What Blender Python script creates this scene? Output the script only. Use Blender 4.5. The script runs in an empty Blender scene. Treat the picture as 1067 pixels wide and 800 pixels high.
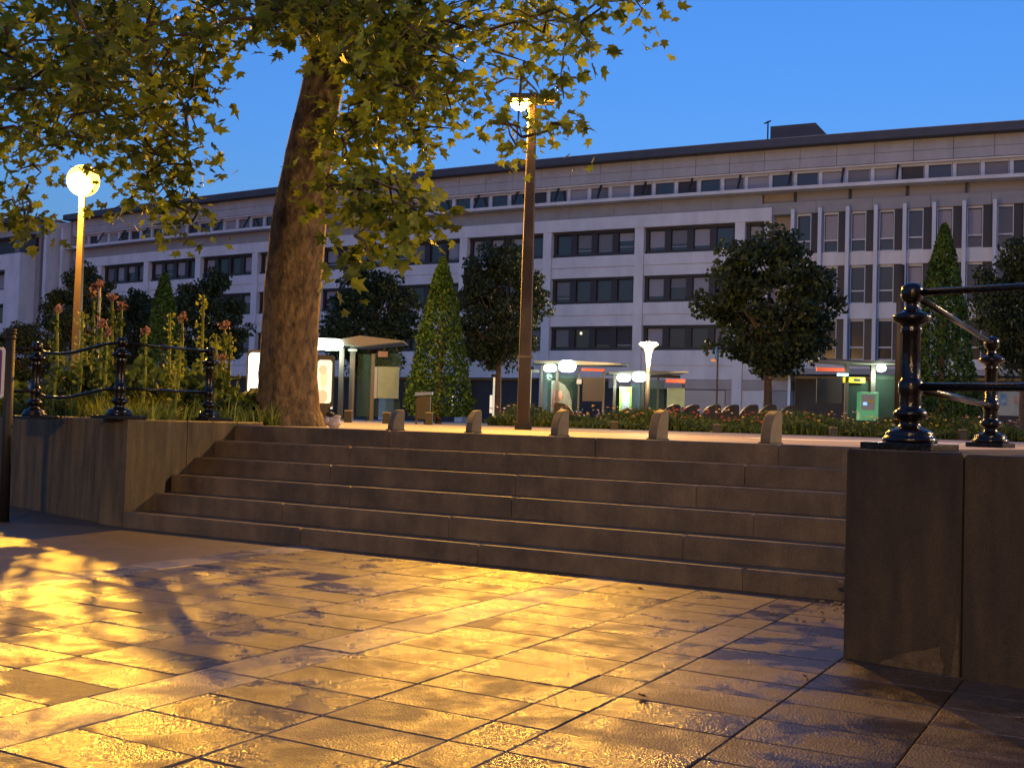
import bpy, math, random
from math import sin, cos, pi, radians
from mathutils import Vector, Matrix
import numpy as np
random.seed(7)
C = bpy.context.scene.collection
sc = bpy.context.scene

# ------------------------------------------------------------------ camera
F_PX, PITCH, ROLL, EYE = 1170.15, 0.033806, 0.029433, 1.0275
PW, PH = 1067.0, 800.0
cam_d = bpy.data.cameras.new('camera'); cam = bpy.data.objects.new('camera', cam_d); C.objects.link(cam)
cam_d.sensor_fit = 'HORIZONTAL'; cam_d.sensor_width = 36; cam_d.lens = F_PX / PW * 36
cam_d.clip_start = 0.05; cam_d.clip_end = 2000
cam.location = (0, 0, EYE)
cam.rotation_euler = (Matrix.Rotation(pi/2 + PITCH, 4, 'X') @ Matrix.Rotation(ROLL, 4, 'Z')).to_euler()
sc.camera = cam

# ------------------------------------------------------------------ sky (dusk: the sun is below the horizon)
w = bpy.data.worlds.new('World'); sc.world = w; w.use_nodes = True
nt = w.node_tree; bg = nt.nodes['Background']
sky = nt.nodes.new('ShaderNodeTexSky'); sky.sky_type = 'NISHITA'; sky.sun_disc = False
sky.sun_elevation = radians(0.4); sky.sun_rotation = radians(195); sky.air_density = 1.0; sky.dust_density = 0.8; sky.ozone_density = 4.2
nt.links.new(sky.outputs[0], bg.inputs[0]); bg.inputs[1].default_value = 0.075
sc.view_settings.view_transform = 'Standard'; sc.view_settings.look = 'None'
sc.view_settings.exposure = 4.0; sc.view_settings.gamma = 1.0
sc.view_settings.use_curve_mapping = False
sc.cycles.use_denoising = True
sc.cycles.max_bounces = 6; sc.cycles.sample_clamp_indirect = 2.0
sc.cycles.caustics_reflective = False; sc.cycles.caustics_refractive = False
SODIUM = (1.0, 0.46, 0.035)
K = 0.62           # lamp scale
KE = 1/16          # emissive surfaces, in units of display white at this exposure

# ------------------------------------------------------------------ frames
def ray(u, v):
    a = u - 533.5; b = v - 400
    x = a*cos(ROLL) + b*sin(ROLL); y = -a*sin(ROLL) + b*cos(ROLL)
    X = x/F_PX; t = -y/F_PX
    return X, cos(PITCH) - t*sin(PITCH), sin(PITCH) + t*cos(PITCH)
def at(u, v, Y):
    X, Yy, H = ray(u, v); s = Y/Yy
    return Vector((X*s, Y, EYE + H*s))
def gnd(u, v, h=0.0):
    X, Yy, H = ray(u, v); s = (h-EYE)/H
    return Vector((X*s, Yy*s, h))
AZ = 0.51604
AX = Vector((cos(AZ), -sin(AZ), 0)); BX = Vector((sin(AZ), cos(AZ), 0))
def W(a, p, h=0.0): return AX*a + BX*p + Vector((0, 0, h))
TOP = 0.92

# ------------------------------------------------------------------ materials
def mat(name, col, rough=0.6, var=0.0, scale=8.0, bump=0.0, bscale=60.0, metal=0.0, spec=0.5, col2=None, coord='Object', detail=6, rvar=0.0, island=0.0, trans=0.0, stretch=None, speck=0.0, streak=0.0, emit=None, es=0.0):
    m = bpy.data.materials.new(name); m.use_nodes = True
    n = m.node_tree; L = n.links; b = n.nodes['Principled BSDF']
    b.inputs['Base Color'].default_value = (*col, 1); b.inputs['Roughness'].default_value = rough
    b.inputs['Metallic'].default_value = metal; b.inputs['Specular IOR Level'].default_value = spec
    if emit: b.inputs['Emission Color'].default_value = (*emit, 1); b.inputs['Emission Strength'].default_value = es
    tc = n.nodes.new('ShaderNodeTexCoord'); src = tc.outputs[coord]
    if stretch:
        mp = n.nodes.new('ShaderNodeMapping'); mp.inputs['Scale'].default_value = stretch
        L.new(src, mp.inputs['Vector']); src = mp.outputs[0]
    out = None
    if var > 0 or col2:
        nz = n.nodes.new('ShaderNodeTexNoise'); nz.inputs['Scale'].default_value = scale; nz.inputs['Detail'].default_value = detail
        nz.inputs['Roughness'].default_value = 0.65
        L.new(src, nz.inputs['Vector'])
        rp = n.nodes.new('ShaderNodeValToRGB'); rp.color_ramp.elements[0].position = 0.36; rp.color_ramp.elements[1].position = 0.64
        c2 = col2 or tuple(min(1, c*(1+var)) for c in col); c1 = col if col2 else tuple(c*(1-var) for c in col)
        rp.color_ramp.elements[0].color = (*c1, 1); rp.color_ramp.elements[1].color = (*c2, 1)
        L.new(nz.outputs['Fac'], rp.inputs[0]); out = rp.outputs[0]
        if rvar:
            mr = n.nodes.new('ShaderNodeMapRange'); mr.inputs[1].default_value = .35; mr.inputs[2].default_value = .65
            mr.inputs[3].default_value = max(.05, rough-rvar); mr.inputs[4].default_value = min(1, rough+rvar)
            L.new(nz.outputs['Fac'], mr.inputs[0]); L.new(mr.outputs[0], b.inputs['Roughness'])
    for amt, scl, st in ((speck, 170, (1, 1, 1)), (streak, 5, (2.2, 2.2, .25))):
        if not amt: continue
        mp2 = n.nodes.new('ShaderNodeMapping'); mp2.inputs['Scale'].default_value = st; L.new(tc.outputs[coord], mp2.inputs['Vector'])
        nz2 = n.nodes.new('ShaderNodeTexNoise'); nz2.inputs['Scale'].default_value = scl; nz2.inputs['Detail'].default_value = 4; L.new(mp2.outputs[0], nz2.inputs['Vector'])
        mr2 = n.nodes.new('ShaderNodeMapRange'); mr2.inputs[1].default_value = .32; mr2.inputs[2].default_value = .68; mr2.inputs[3].default_value = 1-amt; mr2.inputs[4].default_value = 1+amt
        L.new(nz2.outputs['Fac'], mr2.inputs[0]); mx2 = n.nodes.new('ShaderNodeVectorMath'); mx2.operation = 'SCALE'
        L.new(out, mx2.inputs[0]); L.new(mr2.outputs[0], mx2.inputs['Scale']); out = mx2.outputs[0]
    if island:
        g = n.nodes.new('ShaderNodeNewGeometry'); mr = n.nodes.new('ShaderNodeMapRange')
        mr.inputs[3].default_value = 1-island; mr.inputs[4].default_value = 1+island
        L.new(g.outputs['Random Per Island'], mr.inputs[0])
        mx = n.nodes.new('ShaderNodeVectorMath'); mx.operation = 'SCALE'
        if out: L.new(out, mx.inputs[0])
        else: mx.inputs[0].default_value = col
        L.new(mr.outputs[0], mx.inputs['Scale']); out = mx.outputs[0]
    if out: L.new(out, b.inputs['Base Color'])
    if bump:
        nb = n.nodes.new('ShaderNodeTexNoise'); nb.inputs['Scale'].default_value = bscale; nb.inputs['Detail'].default_value = 4
        L.new(src, nb.inputs['Vector'])
        bp = n.nodes.new('ShaderNodeBump'); bp.inputs['Strength'].default_value = bump; bp.inputs['Distance'].default_value = 0.02
        L.new(nb.outputs['Fac'], bp.inputs['Height']); L.new(bp.outputs[0], b.inputs['Normal'])
    if trans:
        tr = n.nodes.new('ShaderNodeBsdfTranslucent'); ms = n.nodes.new('ShaderNodeMixShader'); ms.inputs[0].default_value = trans
        if out: L.new(out, tr.inputs[0])
        else: tr.inputs[0].default_value = (*col, 1)
        o = n.nodes['Material Output']
        L.new(b.outputs[0], ms.inputs[1]); L.new(tr.outputs[0], ms.inputs[2]); L.new(ms.outputs[0], o.inputs[0])
    return m
def emis(name, col, s):
    m = bpy.data.materials.new(name); m.use_nodes = True; n = m.node_tree
    b = n.nodes['Principled BSDF']; b.inputs['Base Color'].default_value = (.8, .8, .8, 1)
    b.inputs['Emission Color'].default_value = (*col, 1); b.inputs['Emission Strength'].default_value = s
    return m
def glassmat(name, col, rough=0.05, alpha=0.35):
    m = bpy.data.materials.new(name); m.use_nodes = True; n = m.node_tree; L = n.links
    b = n.nodes['Principled BSDF']; b.inputs['Base Color'].default_value = (*col, 1); b.inputs['Roughness'].default_value = rough
    tr = n.nodes.new('ShaderNodeBsdfTransparent'); tr.inputs[0].default_value = (.8, .9, .85, 1)
    ms = n.nodes.new('ShaderNodeMixShader'); ms.inputs[0].default_value = alpha
    L.new(tr.outputs[0], ms.inputs[1]); L.new(b.outputs[0], ms.inputs[2]); L.new(ms.outputs[0], n.nodes['Material Output'].inputs[0])
    return m

# paving: worn, pitted concrete flags
def paving_mat(name, base, rough0, rough1):
    m = bpy.data.materials.new(name); m.use_nodes = True; n = m.node_tree; L = n.links; b = n.nodes['Principled BSDF']
    tc = n.nodes.new('ShaderNodeTexCoord'); g = n.nodes.new('ShaderNodeNewGeometry')
    n1 = n.nodes.new('ShaderNodeTexNoise'); n1.inputs['Scale'].default_value = 2.6; n1.inputs['Detail'].default_value = 5; n1.inputs['Roughness'].default_value = .6
    n2 = n.nodes.new('ShaderNodeTexNoise'); n2.inputs['Scale'].default_value = 95; n2.inputs['Detail'].default_value = 3
    n3 = n.nodes.new('ShaderNodeTexNoise'); n3.inputs['Scale'].default_value = 22; n3.inputs['Detail'].default_value = 5
    vo = n.nodes.new('ShaderNodeTexVoronoi'); vo.inputs['Scale'].default_value = 130
    for x in (n1, n2, n3, vo): L.new(tc.outputs['Object'], x.inputs['Vector'])
    r1 = n.nodes.new('ShaderNodeValToRGB'); r1.color_ramp.elements[0].position = .38; r1.color_ramp.elements[1].position = .62
    r1.color_ramp.elements[0].color = (*[c*.72 for c in base], 1); r1.color_ramp.elements[1].color = (*[c*1.2 for c in base], 1)
    L.new(n1.outputs['Fac'], r1.inputs[0])
    mr = n.nodes.new('ShaderNodeMapRange'); mr.inputs[3].default_value = .68; mr.inputs[4].default_value = 1.32
    L.new(g.outputs['Random Per Island'], mr.inputs[0])
    m3 = n.nodes.new('ShaderNodeMapRange'); m3.inputs[1].default_value = .3; m3.inputs[2].default_value = .7; m3.inputs[3].default_value = .75; m3.inputs[4].default_value = 1.2
    L.new(n3.outputs['Fac'], m3.inputs[0])
    mm = n.nodes.new('ShaderNodeMath'); mm.operation = 'MULTIPLY'; L.new(mr.outputs[0], mm.inputs[0]); L.new(m3.outputs[0], mm.inputs[1])
    sv = n.nodes.new('ShaderNodeVectorMath'); sv.operation = 'SCALE'; L.new(r1.outputs[0], sv.inputs[0]); L.new(mm.outputs[0], sv.inputs['Scale'])
    L.new(sv.outputs[0], b.inputs['Base Color'])
    rr = n.nodes.new('ShaderNodeMapRange'); rr.inputs[1].default_value = .41; rr.inputs[2].default_value = .6; rr.inputs[3].default_value = rough0; rr.inputs[4].default_value = rough1
    n4 = n.nodes.new('ShaderNodeTexNoise'); n4.inputs['Scale'].default_value = 3.4; n4.inputs['Detail'].default_value = 7; n4.inputs['Roughness'].default_value = .62; n4.inputs['Distortion'].default_value = .4
    mp = n.nodes.new('ShaderNodeMapping'); mp.inputs['Location'].default_value = (3.1, 7.7, 0); L.new(tc.outputs['Object'], mp.inputs['Vector']); L.new(mp.outputs[0], n4.inputs['Vector'])
    cb = n.nodes.new('ShaderNodeCombineXYZ'); m9 = n.nodes.new('ShaderNodeMath'); m9.operation = 'MULTIPLY'; m9.inputs[1].default_value = 3.0
    L.new(g.outputs['Random Per Island'], m9.inputs[0]); L.new(m9.outputs[0], cb.inputs[2]); va = n.nodes.new('ShaderNodeVectorMath'); va.operation = 'ADD'
    L.new(mp.outputs[0], va.inputs[0]); L.new(cb.outputs[0], va.inputs[1]); L.new(va.outputs[0], n4.inputs['Vector'])
    m3_ = n.nodes.new('ShaderNodeMath'); m3_.operation = 'MULTIPLY_ADD'; m3_.inputs[1].default_value = .14; L.new(g.outputs['Random Per Island'], m3_.inputs[0])
    s_ = n.nodes.new('ShaderNodeMath'); s_.operation = 'SUBTRACT'; s_.inputs[1].default_value = .07; L.new(n4.outputs['Fac'], s_.inputs[0]); L.new(s_.outputs[0], m3_.inputs[2])
    L.new(m3_.outputs[0], rr.inputs[0]); L.new(rr.outputs[0], b.inputs['Roughness'])
    ad = n.nodes.new('ShaderNodeMath'); ad.operation = 'ADD'; L.new(n2.outputs['Fac'], ad.inputs[0]); L.new(vo.outputs['Distance'], ad.inputs[1])
    bp = n.nodes.new('ShaderNodeBump'); bp.inputs['Strength'].default_value = .5; bp.inputs['Distance'].default_value = .004
    L.new(ad.outputs[0], bp.inputs['Height'])
    bp2 = n.nodes.new('ShaderNodeBump'); bp2.inputs['Strength'].default_value = .12; bp2.inputs['Distance'].default_value = .008
    L.new(n3.outputs['Fac'], bp2.inputs['Height']); L.new(bp.outputs[0], bp2.inputs['Normal'])
    L.new(bp2.outputs[0], b.inputs['Normal'])
    b.inputs['Specular IOR Level'].default_value = .6
    return m

M = {}
M['flag'] = paving_mat('paving_flag', (.066, .05, .036), .22, .62)
M['flag_pale'] = paving_mat('paving_flag_pale', (.16, .14, .12), .24, .6)
M['tarmac'] = mat('smooth_tarmac', (.085, .066, .045), .5, .2, 5, .3, 120)
M['joint'] = mat('joint_dirt', (.03, .024, .018), .9, .3, 20)
M['granite'] = mat('granite_step', (.125, .09, .05), .62, .35, 2.6, .3, 300, speck=.4, streak=.15, island=.12, rvar=.08)
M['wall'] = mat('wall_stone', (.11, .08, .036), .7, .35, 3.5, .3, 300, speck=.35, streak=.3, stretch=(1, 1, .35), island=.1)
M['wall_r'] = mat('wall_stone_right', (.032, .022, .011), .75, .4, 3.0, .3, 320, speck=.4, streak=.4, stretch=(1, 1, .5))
M['scar'] = mat('render_scar', (.085, .06, .03), .8, .3, 20, .3, 80)
M['plaza'] = mat('plaza_concrete', (.33, .28, .22), .6, .15, .8, .2, 60)
M['asph'] = mat('asphalt_path', (.2, .2, .21), .8, .15, 1.5, .2, 80)
M['iron'] = mat('black_iron_paint', (.006, .005, .005), .2, bump=.2, bscale=45, spec=.45)
M['bark'] = mat('plane_bark', (.035, .022, .011), .85, scale=14, detail=10, col2=(.2, .135, .06), bump=1, bscale=22, stretch=(1, 1, .5))
M['bark_d'] = mat('dark_bark', (.07, .05, .035), .9, .3, 8, .5, 20)
M['leaf'] = mat('plane_leaf', (.13, .17, .02), .5, island=.5, trans=.55, spec=.35)
M['leaf_d'] = mat('lime_leaf', (.022, .04, .018), .6, island=.5, trans=.25, spec=.25)
M['leaf_c'] = mat('hornbeam_leaf', (.028, .075, .014), .55, island=.55, trans=.3, spec=.3)
M['grass'] = mat('grass_blade', (.26, .3, .035), .6, island=.5, trans=.3)
M['herb'] = mat('herb_leaf', (.06, .1, .02), .6, island=.6, trans=.3)
M['red'] = mat('petal_red', (.6, .08, .02), .6); M['yel'] = mat('petal_yellow', (.7, .5, .03), .6)
M['pink'] = mat('petal_pink', (.3, .17, .15), .6, island=.3, trans=.3); M['whi'] = mat('petal_white', (.7, .7, .6), .6)
M['soil'] = mat('soil', (.04, .03, .02), .9, .3, 8, .5, 30)
M['clad'] = mat('pale_cladding', (.56, .545, .53), .7, .1, .9, coord='Object', stretch=(1, 1, .4))
M['clad_g'] = mat('grey_cladding', (.26, .255, .25), .75, .1, .9)
M['frieze'] = mat('frieze_panel', (.34, .335, .33), .75, .1, .9, stretch=(1, 1, .4))
M['roof'] = mat('dark_roof', (.045, .048, .06), .6, .15, 1)
M['wframe'] = mat('brown_window_frame', (.022, .016, .015), .5)
M['pane'] = mat('window_pane', (.03, .028, .028), .15, spec=.45)
M['blind'] = mat('pale_blind', (.24, .23, .25), .5, spec=.5)
M['blind2'] = mat('grey_blind', (.12, .115, .12), .4, spec=.5)
M['shutter'] = mat('dark_shutter', (.01, .01, .014), .5)
M['fin'] = mat('pale_fin', (.5, .5, .52), .6, .05, .6)
M['white'] = mat('white_paint', (.72, .72, .72), .5)
M['concrete'] = mat('ground_floor_wall', (.34, .3, .27), .8, .1, 1)
M['rollsh'] = mat('roller_shutter', (.45, .42, .37), .5)
M['dark'] = mat('dark_metal', (.014, .013, .013), .6)
M['steel'] = mat('grey_post_metal', (.07, .06, .05), .45, metal=.3)
M['pole'] = mat('brown_pole_paint', (.032, .022, .016), .45, .1, 4)
M['canopy'] = mat('canopy_grey', (.16, .155, .13), .5)
M['glass'] = glassmat('shelter_glass', (.1, .16, .13), .05, .16)
M['poster'] = mat('pale_green_poster', (.17, .22, .15), .4, .12, 3)
M['redsign'] = mat('red_sign', (.6, .1, .05), .5, emit=(1, .15, .05), es=.6*KE)
M['bollard'] = mat('granite_bollard', (.13, .11, .075), .6, .15, 12, .2, 120)
M['boll_d'] = mat('dark_bollard_back', (.05, .048, .055), .5, .15, 12)
M['sodium'] = emis('sodium_lamp', (1, .6, .07), 40*KE)
M['glare_globe'] = emis('glare_globe', (1, .44, .02), 8*KE)
M['tube'] = emis('fluorescent_tube', (.78, 1, .8), 9*KE)
M['adlight'] = emis('lit_poster_box', (.95, 1, .9), 3*KE)

# ------------------------------------------------------------------ mesh builder
class MB:
    def __init__(s): s.v = []; s.f = []; s.m = []
    def add(s, vs, fs, mi=0):
        o = len(s.v); s.v += [tuple(x) for x in vs]; s.f += [tuple(i+o for i in f) for f in fs]; s.m += [mi]*len(fs); return s
    def hexa(s, p, mi=0):
        return s.add(p, [(0, 3, 2, 1), (4, 5, 6, 7), (0, 1, 5, 4), (1, 2, 6, 5), (2, 3, 7, 6), (3, 0, 4, 7)], mi)
    def box(s, x0, x1, y0, y1, z0, z1, mi=0, fr=None):
        p = [(x0, y0, z0), (x1, y0, z0), (x1, y1, z0), (x0, y1, z0), (x0, y0, z1), (x1, y0, z1), (x1, y1, z1), (x0, y1, z1)]
        if fr: p = [fr(*q) for q in p]
        return s.hexa(p, mi)
    def cbox(s, x0, x1, y0, y1, z0, z1, c=.01, mi=0, fr=None, tz=None):
        # box with a chamfered top edge
        p = [(x0, y0, z0), (x1, y0, z0), (x1, y1, z0), (x0, y1, z0), (x0, y0, z1-c), (x1, y0, z1-c), (x1, y1, z1-c), (x0, y1, z1-c),
             (x0+c, y0+c, z1), (x1-c, y0+c, z1), (x1-c, y1-c, z1), (x0+c, y1-c, z1)]
        if tz: p = [(a, b, h+tz(a, b)) for a, b, h in p]
        if fr: p = [fr(*q) for q in p]
        return s.add(p, [(0, 3, 2, 1), (0, 1, 5, 4), (1, 2, 6, 5), (2, 3, 7, 6), (3, 0, 4, 7), (4, 5, 9, 8), (5, 6, 10, 9), (6, 7, 11, 10), (7, 4, 8, 11), (8, 9, 10, 11)], mi)
    def lathe(s, prof, n=24, c=(0, 0, 0), mi=0, flute=None):
        vs = []
        for r, z in prof:
            for k in range(n):
                a = 2*pi*k/n; rr = r
                if flute and flute[0] < z < flute[1]: rr = r*(1 - .13*(k % 2))
                vs.append((c[0]+rr*cos(a), c[1]+rr*sin(a), c[2]+z))
        fs = [(i*n+k, i*n+(k+1) % n, (i+1)*n+(k+1) % n, (i+1)*n+k) for i in range(len(prof)-1) for k in range(n)]
        fs.append(tuple(range(n))[::-1]); fs.append(tuple((len(prof)-1)*n+k for k in range(n)))
        return s.add(vs, fs, mi)
    def tube(s, pts, rad, n=8, mi=0):
        pts = [Vector(p) for p in pts]; vs = []
        rad = rad if isinstance(rad, (list, tuple)) else [rad]*len(pts)
        ref = Vector((0, 0, 1)) if abs((pts[-1]-pts[0]).normalized().z) < .9 else Vector((1, 0, 0))
        for i, p in enumerate(pts):
            d = (pts[min(i+1, len(pts)-1)]-pts[max(i-1, 0)]).normalized()
            u = d.cross(ref).normalized(); v = d.cross(u)
            for k in range(n):
                a = 2*pi*k/n; vs.append(p+u*cos(a)*rad[i]+v*sin(a)*rad[i])
        fs = [(i*n+k, i*n+(k+1) % n, (i+1)*n+(k+1) % n, (i+1)*n+k) for i in range(len(pts)-1) for k in range(n)]
        fs.append(tuple(range(n))[::-1]); fs.append(tuple((len(pts)-1)*n+k for k in range(n)))
        return s.add(vs, fs, mi)
    def prism(s, poly, d0, d1, fr, mi=0, mis=None):
        # poly in (x,z) extruded over y in d0..d1
        n = len(poly)
        vs = [fr(x, d0, z) for x, z in poly]+[fr(x, d1, z) for x, z in poly]
        s.add(vs, [tuple(range(n)), tuple(range(2*n-1, n-1, -1))], mi)
        o = len(s.v)-2*n
        for k in range(n):
            s.f.append((o+k, o+n+k, o+n+(k+1) % n, o+(k+1) % n)); s.m.append(mis if mis is not None else mi)
        return s
    def build(s, name, mats, parent=None, smooth=False, bevel=0):
        if not isinstance(mats, (list, tuple)): mats = [mats]
        me = bpy.data.meshes.new(name)
        off = Vector((0, 0, 0))
        if parent is not None:
            r = parent
            while r.parent: r = r.parent
            off = r.location
        me.from_pydata([(x-off[0], y-off[1], z-off[2]) for x, y, z in s.v], [], s.f)
        for m in mats: me.materials.append(m)
        if len(mats) > 1: me.polygons.foreach_set('material_index', s.m)
        if smooth: me.polygons.foreach_set('use_smooth', [True]*len(me.polygons))
        me.update()
        o = bpy.data.objects.new(name, me); C.objects.link(o); o.parent = parent
        if bevel:
            b = o.modifiers.new('bevel', 'BEVEL'); b.width = bevel; b.segments = 2; b.limit_method = 'ANGLE'
        return o
def tag(o, label=None, cat=None, group=None, kind=None):
    if label: o['label'] = label
    if cat: o['category'] = cat
    if group: o['group'] = group
    if kind: o['kind'] = kind
    return o
def thing(name, loc, label, cat, group=None):
    o = bpy.data.objects.new(name, None); C.objects.link(o); o.location = loc; o.empty_display_size = .2
    return tag(o, label, cat, group)
def copy_tree(o, parent=None):
    c = o.copy(); C.objects.link(c)
    if parent: c.parent = parent
    for ch in list(o.children): copy_tree(ch, c)
    return c
def point(name, loc, power, col, r=.1, parent=None, spot=None):
    l = bpy.data.lights.new(name, 'SPOT' if spot else 'POINT'); l.energy = power*K; l.color = col; l.shadow_soft_size = r
    if spot: l.spot_size = radians(spot); l.spot_blend = .5
    o = bpy.data.objects.new(name, l); C.objects.link(o)
    if parent is not None: o.parent = parent; o.location = Vector(loc)-parent.location
    else: o.location = loc
    return o
def pxbox(mb, u0, v0, u1, v1, Y, dep=.1, mi=0):
    c = at((u0+u1)/2, (v0+v1)/2, Y); hw = abs(u1-u0)/2*Y/F_PX; hh = abs(v1-v0)/2*Y/F_PX
    return mb.box(c.x-hw, c.x+hw, Y, Y+dep, c.z-hh, c.z+hh, mi)

# ================================================================== SETTING
tag(MB().box(-400, 400, -200, 600, -.6, -.03).build('ground', M['joint']), kind='structure')
# paving flags of the lower square
cols = [(-3.3, -3.0, 1), (-3.0, -2.465, 0), (-2.465, -1.95, 0), (-1.95, -1.735, 0), (-1.735, -1.2, 0), (-1.2, -.67, 0)]
a = -.67
while a < 6.5: cols.append((a, a+.53, 0)); a += .53
a = -3.3
for _ in range(4): cols.append((a-.575, a, 0)); a -= .575
cols.append((a-.3, a, 1)); LEFT_EDGE = a-.3
rng = random.Random(3)
fl = MB()
for a0, a1, kind in cols:
    n = -18
    off = 0.0 if a0 > -3.4 else .14
    step = .584 if kind else .2915
    while True:
        p0 = 3.38+off + n*step; p1 = p0+step; n += 1
        if p0 < -2.5: continue
        if p0 > 6.98: break
        p1 = min(p1, 7.0)
        g = .0024; tx, ty, dz = rng.gauss(0, .0022), rng.gauss(0, .0022), rng.gauss(0, .0006)
        ca, cp = (a0+a1)/2, (p0+p1)/2
        fl.cbox(a0+g, a1-g, p0+g, p1-g, -.028, 0, .004, kind, W, tz=lambda x, y: dz+tx*(x-ca)+ty*(y-cp) if True else 0)
tag(fl.build('pavement', [M['flag'], M['flag_pale']]), kind='structure')
tag(MB().box(-40, LEFT_EDGE-.004, -30, 7.9, -.028, -.002, 0, W).build('tarmac_pavement', M['tarmac']), kind='structure')
# behind the camera and to the right the same square goes on
# upper square: one deep slab
p = [(-8.0, 8.42), (-.9, 8.42), (-.9, 5.6), (1.5, 5.0), (60, -8), (400, 100), (400, 700), (-500, 700), (-500, 250), (-60, 22), (-8.0, 7.3)]
n = len(p); vs = [W(a, q, -.02) for a, q in p]+[W(a, q, TOP-.01) for a, q in p]
tag(MB().add(vs, [tuple(range(n, 2*n)), tuple(range(n-1, -1, -1))]+[(k, (k+1) % n, n+(k+1) % n, n+k) for k in range(n)]).build('upper_square', M['plaza']), kind='structure')
def sheet(name, pts, h, m):
    return tag(MB().add([(q[0], q[1], h) for q in pts], [tuple(range(len(pts)))]).build(name, m), kind='structure')
P0 = [gnd(u, v, TOP) for u, v in ((120, 440.0), (440, 444.5), (560, 447.6), (760, 452.4))]
sheet('asphalt_path', [(P0[0].x-20, P0[0].y+8), (P0[1].x, P0[1].y), (P0[2].x, P0[2].y), (P0[3].x+8, 27.3), (40, 26), (40, 90), (-80, 90)][:], TOP-.006, M['asph'])
for (u0, v0, u1, v1) in ((800, 457.2, 1045, 463.5),):
    g0 = gnd(u0, v0, TOP); g1 = gnd(u1, v1, TOP)
    sheet('pale_paving_line', [(g0.x, g0.y), (g1.x, g1.y), (g1.x+.3, g1.y+1.2), (g0.x, g0.y+1.6)], TOP-.005, M['white'])

# ================================================================== STEPS
R1, R, T = .135, .157, .2702
A0, P0s = -7.87, 6.99
st = thing('stone_steps', W(A0, P0s, 0), 'flight of six worn granite steps rising to the upper square', 'steps')
for i in range(6):
    h1 = R1+R*i; h0 = h1-R if i else -.02
    p0 = P0s+T*i; p1 = p0+T+.3 if i < 5 else p0+.36
    mb = MB(); rg = random.Random(i)
    a = A0+.0; first = True
    while a < -1.2:
        a2 = min(-1.2, a+rg.uniform(1.5, 2.1))
        if -1.2-a2 < .5: a2 = -1.2
        dz = rg.gauss(0, .0015); dp = rg.gauss(0, .002)
        zt = TOP-.002 if i == 5 else h1+dz
        mb.cbox(a+.002, a2-.002, p0+dp, p1, h0-.03 if i else -.02, zt, .014, 0, W); a = a2
    mb.build('step', M['granite'], st)
# ================================================================== WALLS
wl = thing('retaining_wall', W(A0, P0s, 0), 'left stone retaining wall under the flower bank with vertical joints', 'wall')
HL = TOP+.03
def wallrow(mb, c0, c1, th, h, lens, seed, side=1, hf=None):
    c0 = Vector(c0); c1 = Vector(c1); d = (c1-c0); L = d.length; d.normalize(); nrm = Vector((-d.y, d.x, 0))*side
    s = 0; k = 0; rg = random.Random(seed)
    while s < L-.01:
        e = min(L, s+lens[k % len(lens)]); k += 1; off = rg.gauss(0, .002)
        fr = lambda x, y, z: c0+d*x+nrm*(y+off)+Vector((0, 0, z))
        hh = h if hf is None else h+hf(s)
        mb.cbox(s+.0025, e-.0025, 0, th, -.03, hh, .012, 0, fr); s = e
mb = MB()
wallrow(mb, W(A0, P0s), W(A0-12, P0s+3.5), .38, HL, [.36, .28, .55, .62], 1, -1, lambda s: (-.035 if s > 1.5 else 0))
mb.build('front_panels', M['wall'], wl)
mb = MB()
wallrow(mb, W(A0, P0s+.39), W(A0, 8.75), .38, HL, [.33, .33, .33], 2, 1)
mb.hexa([W(A0-.38, P0s+.06, -.03), W(A0, P0s+.003, -.03), W(A0, P0s+.385, -.03), W(A0-.38, P0s+.385, -.03), W(A0-.38, P0s+.06, HL-.002), W(A0, P0s+.003, HL-.002), W(A0, P0s+.385, HL-.002), W(A0-.38, P0s+.385, HL-.002)])
mb.build('side_panels', M['wall'], wl)

wr = thing('retaining_wall', W(-1.2, 5.27, 0), 'right tall dark stone wall ending beside the steps, with pale scar near its foot', 'wall')
c0 = W(-1.2, 5.25); dR = (W(-.43, 5.10)-W(-1.2, 5.27)).normalized(); nR = Vector((-dR.y, dR.x, 0))
HR = TOP+.03
frR = lambda x, y, z: c0+dR*x+nR*y+Vector((0, 0, z))
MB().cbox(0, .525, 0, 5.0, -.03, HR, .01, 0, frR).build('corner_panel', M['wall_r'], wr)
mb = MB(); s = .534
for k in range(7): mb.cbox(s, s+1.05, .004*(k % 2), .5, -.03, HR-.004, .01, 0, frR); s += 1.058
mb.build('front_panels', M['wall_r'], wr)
# broken render: an irregular thin patch near the foot and up the joint
def patch(pts, y0=-.004):
    return MB().prism(pts, y0, .001, frR).build('render_scar', M['scar'], wr)
patch([(.17, -.0), (.19, .02), (.23, .032), (.26, .055), (.30, .07), (.33, .082), (.37, .09), (.39, .1), (.41, .105), (.445, .12), (.44, .08), (.46, .04), (.45, .0)])
patch([(.49, 0), (.495, .06), (.502, .12), (.51, .2), (.515, .26), (.519, .18), (.522, .05), (.52, 0)])

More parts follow.
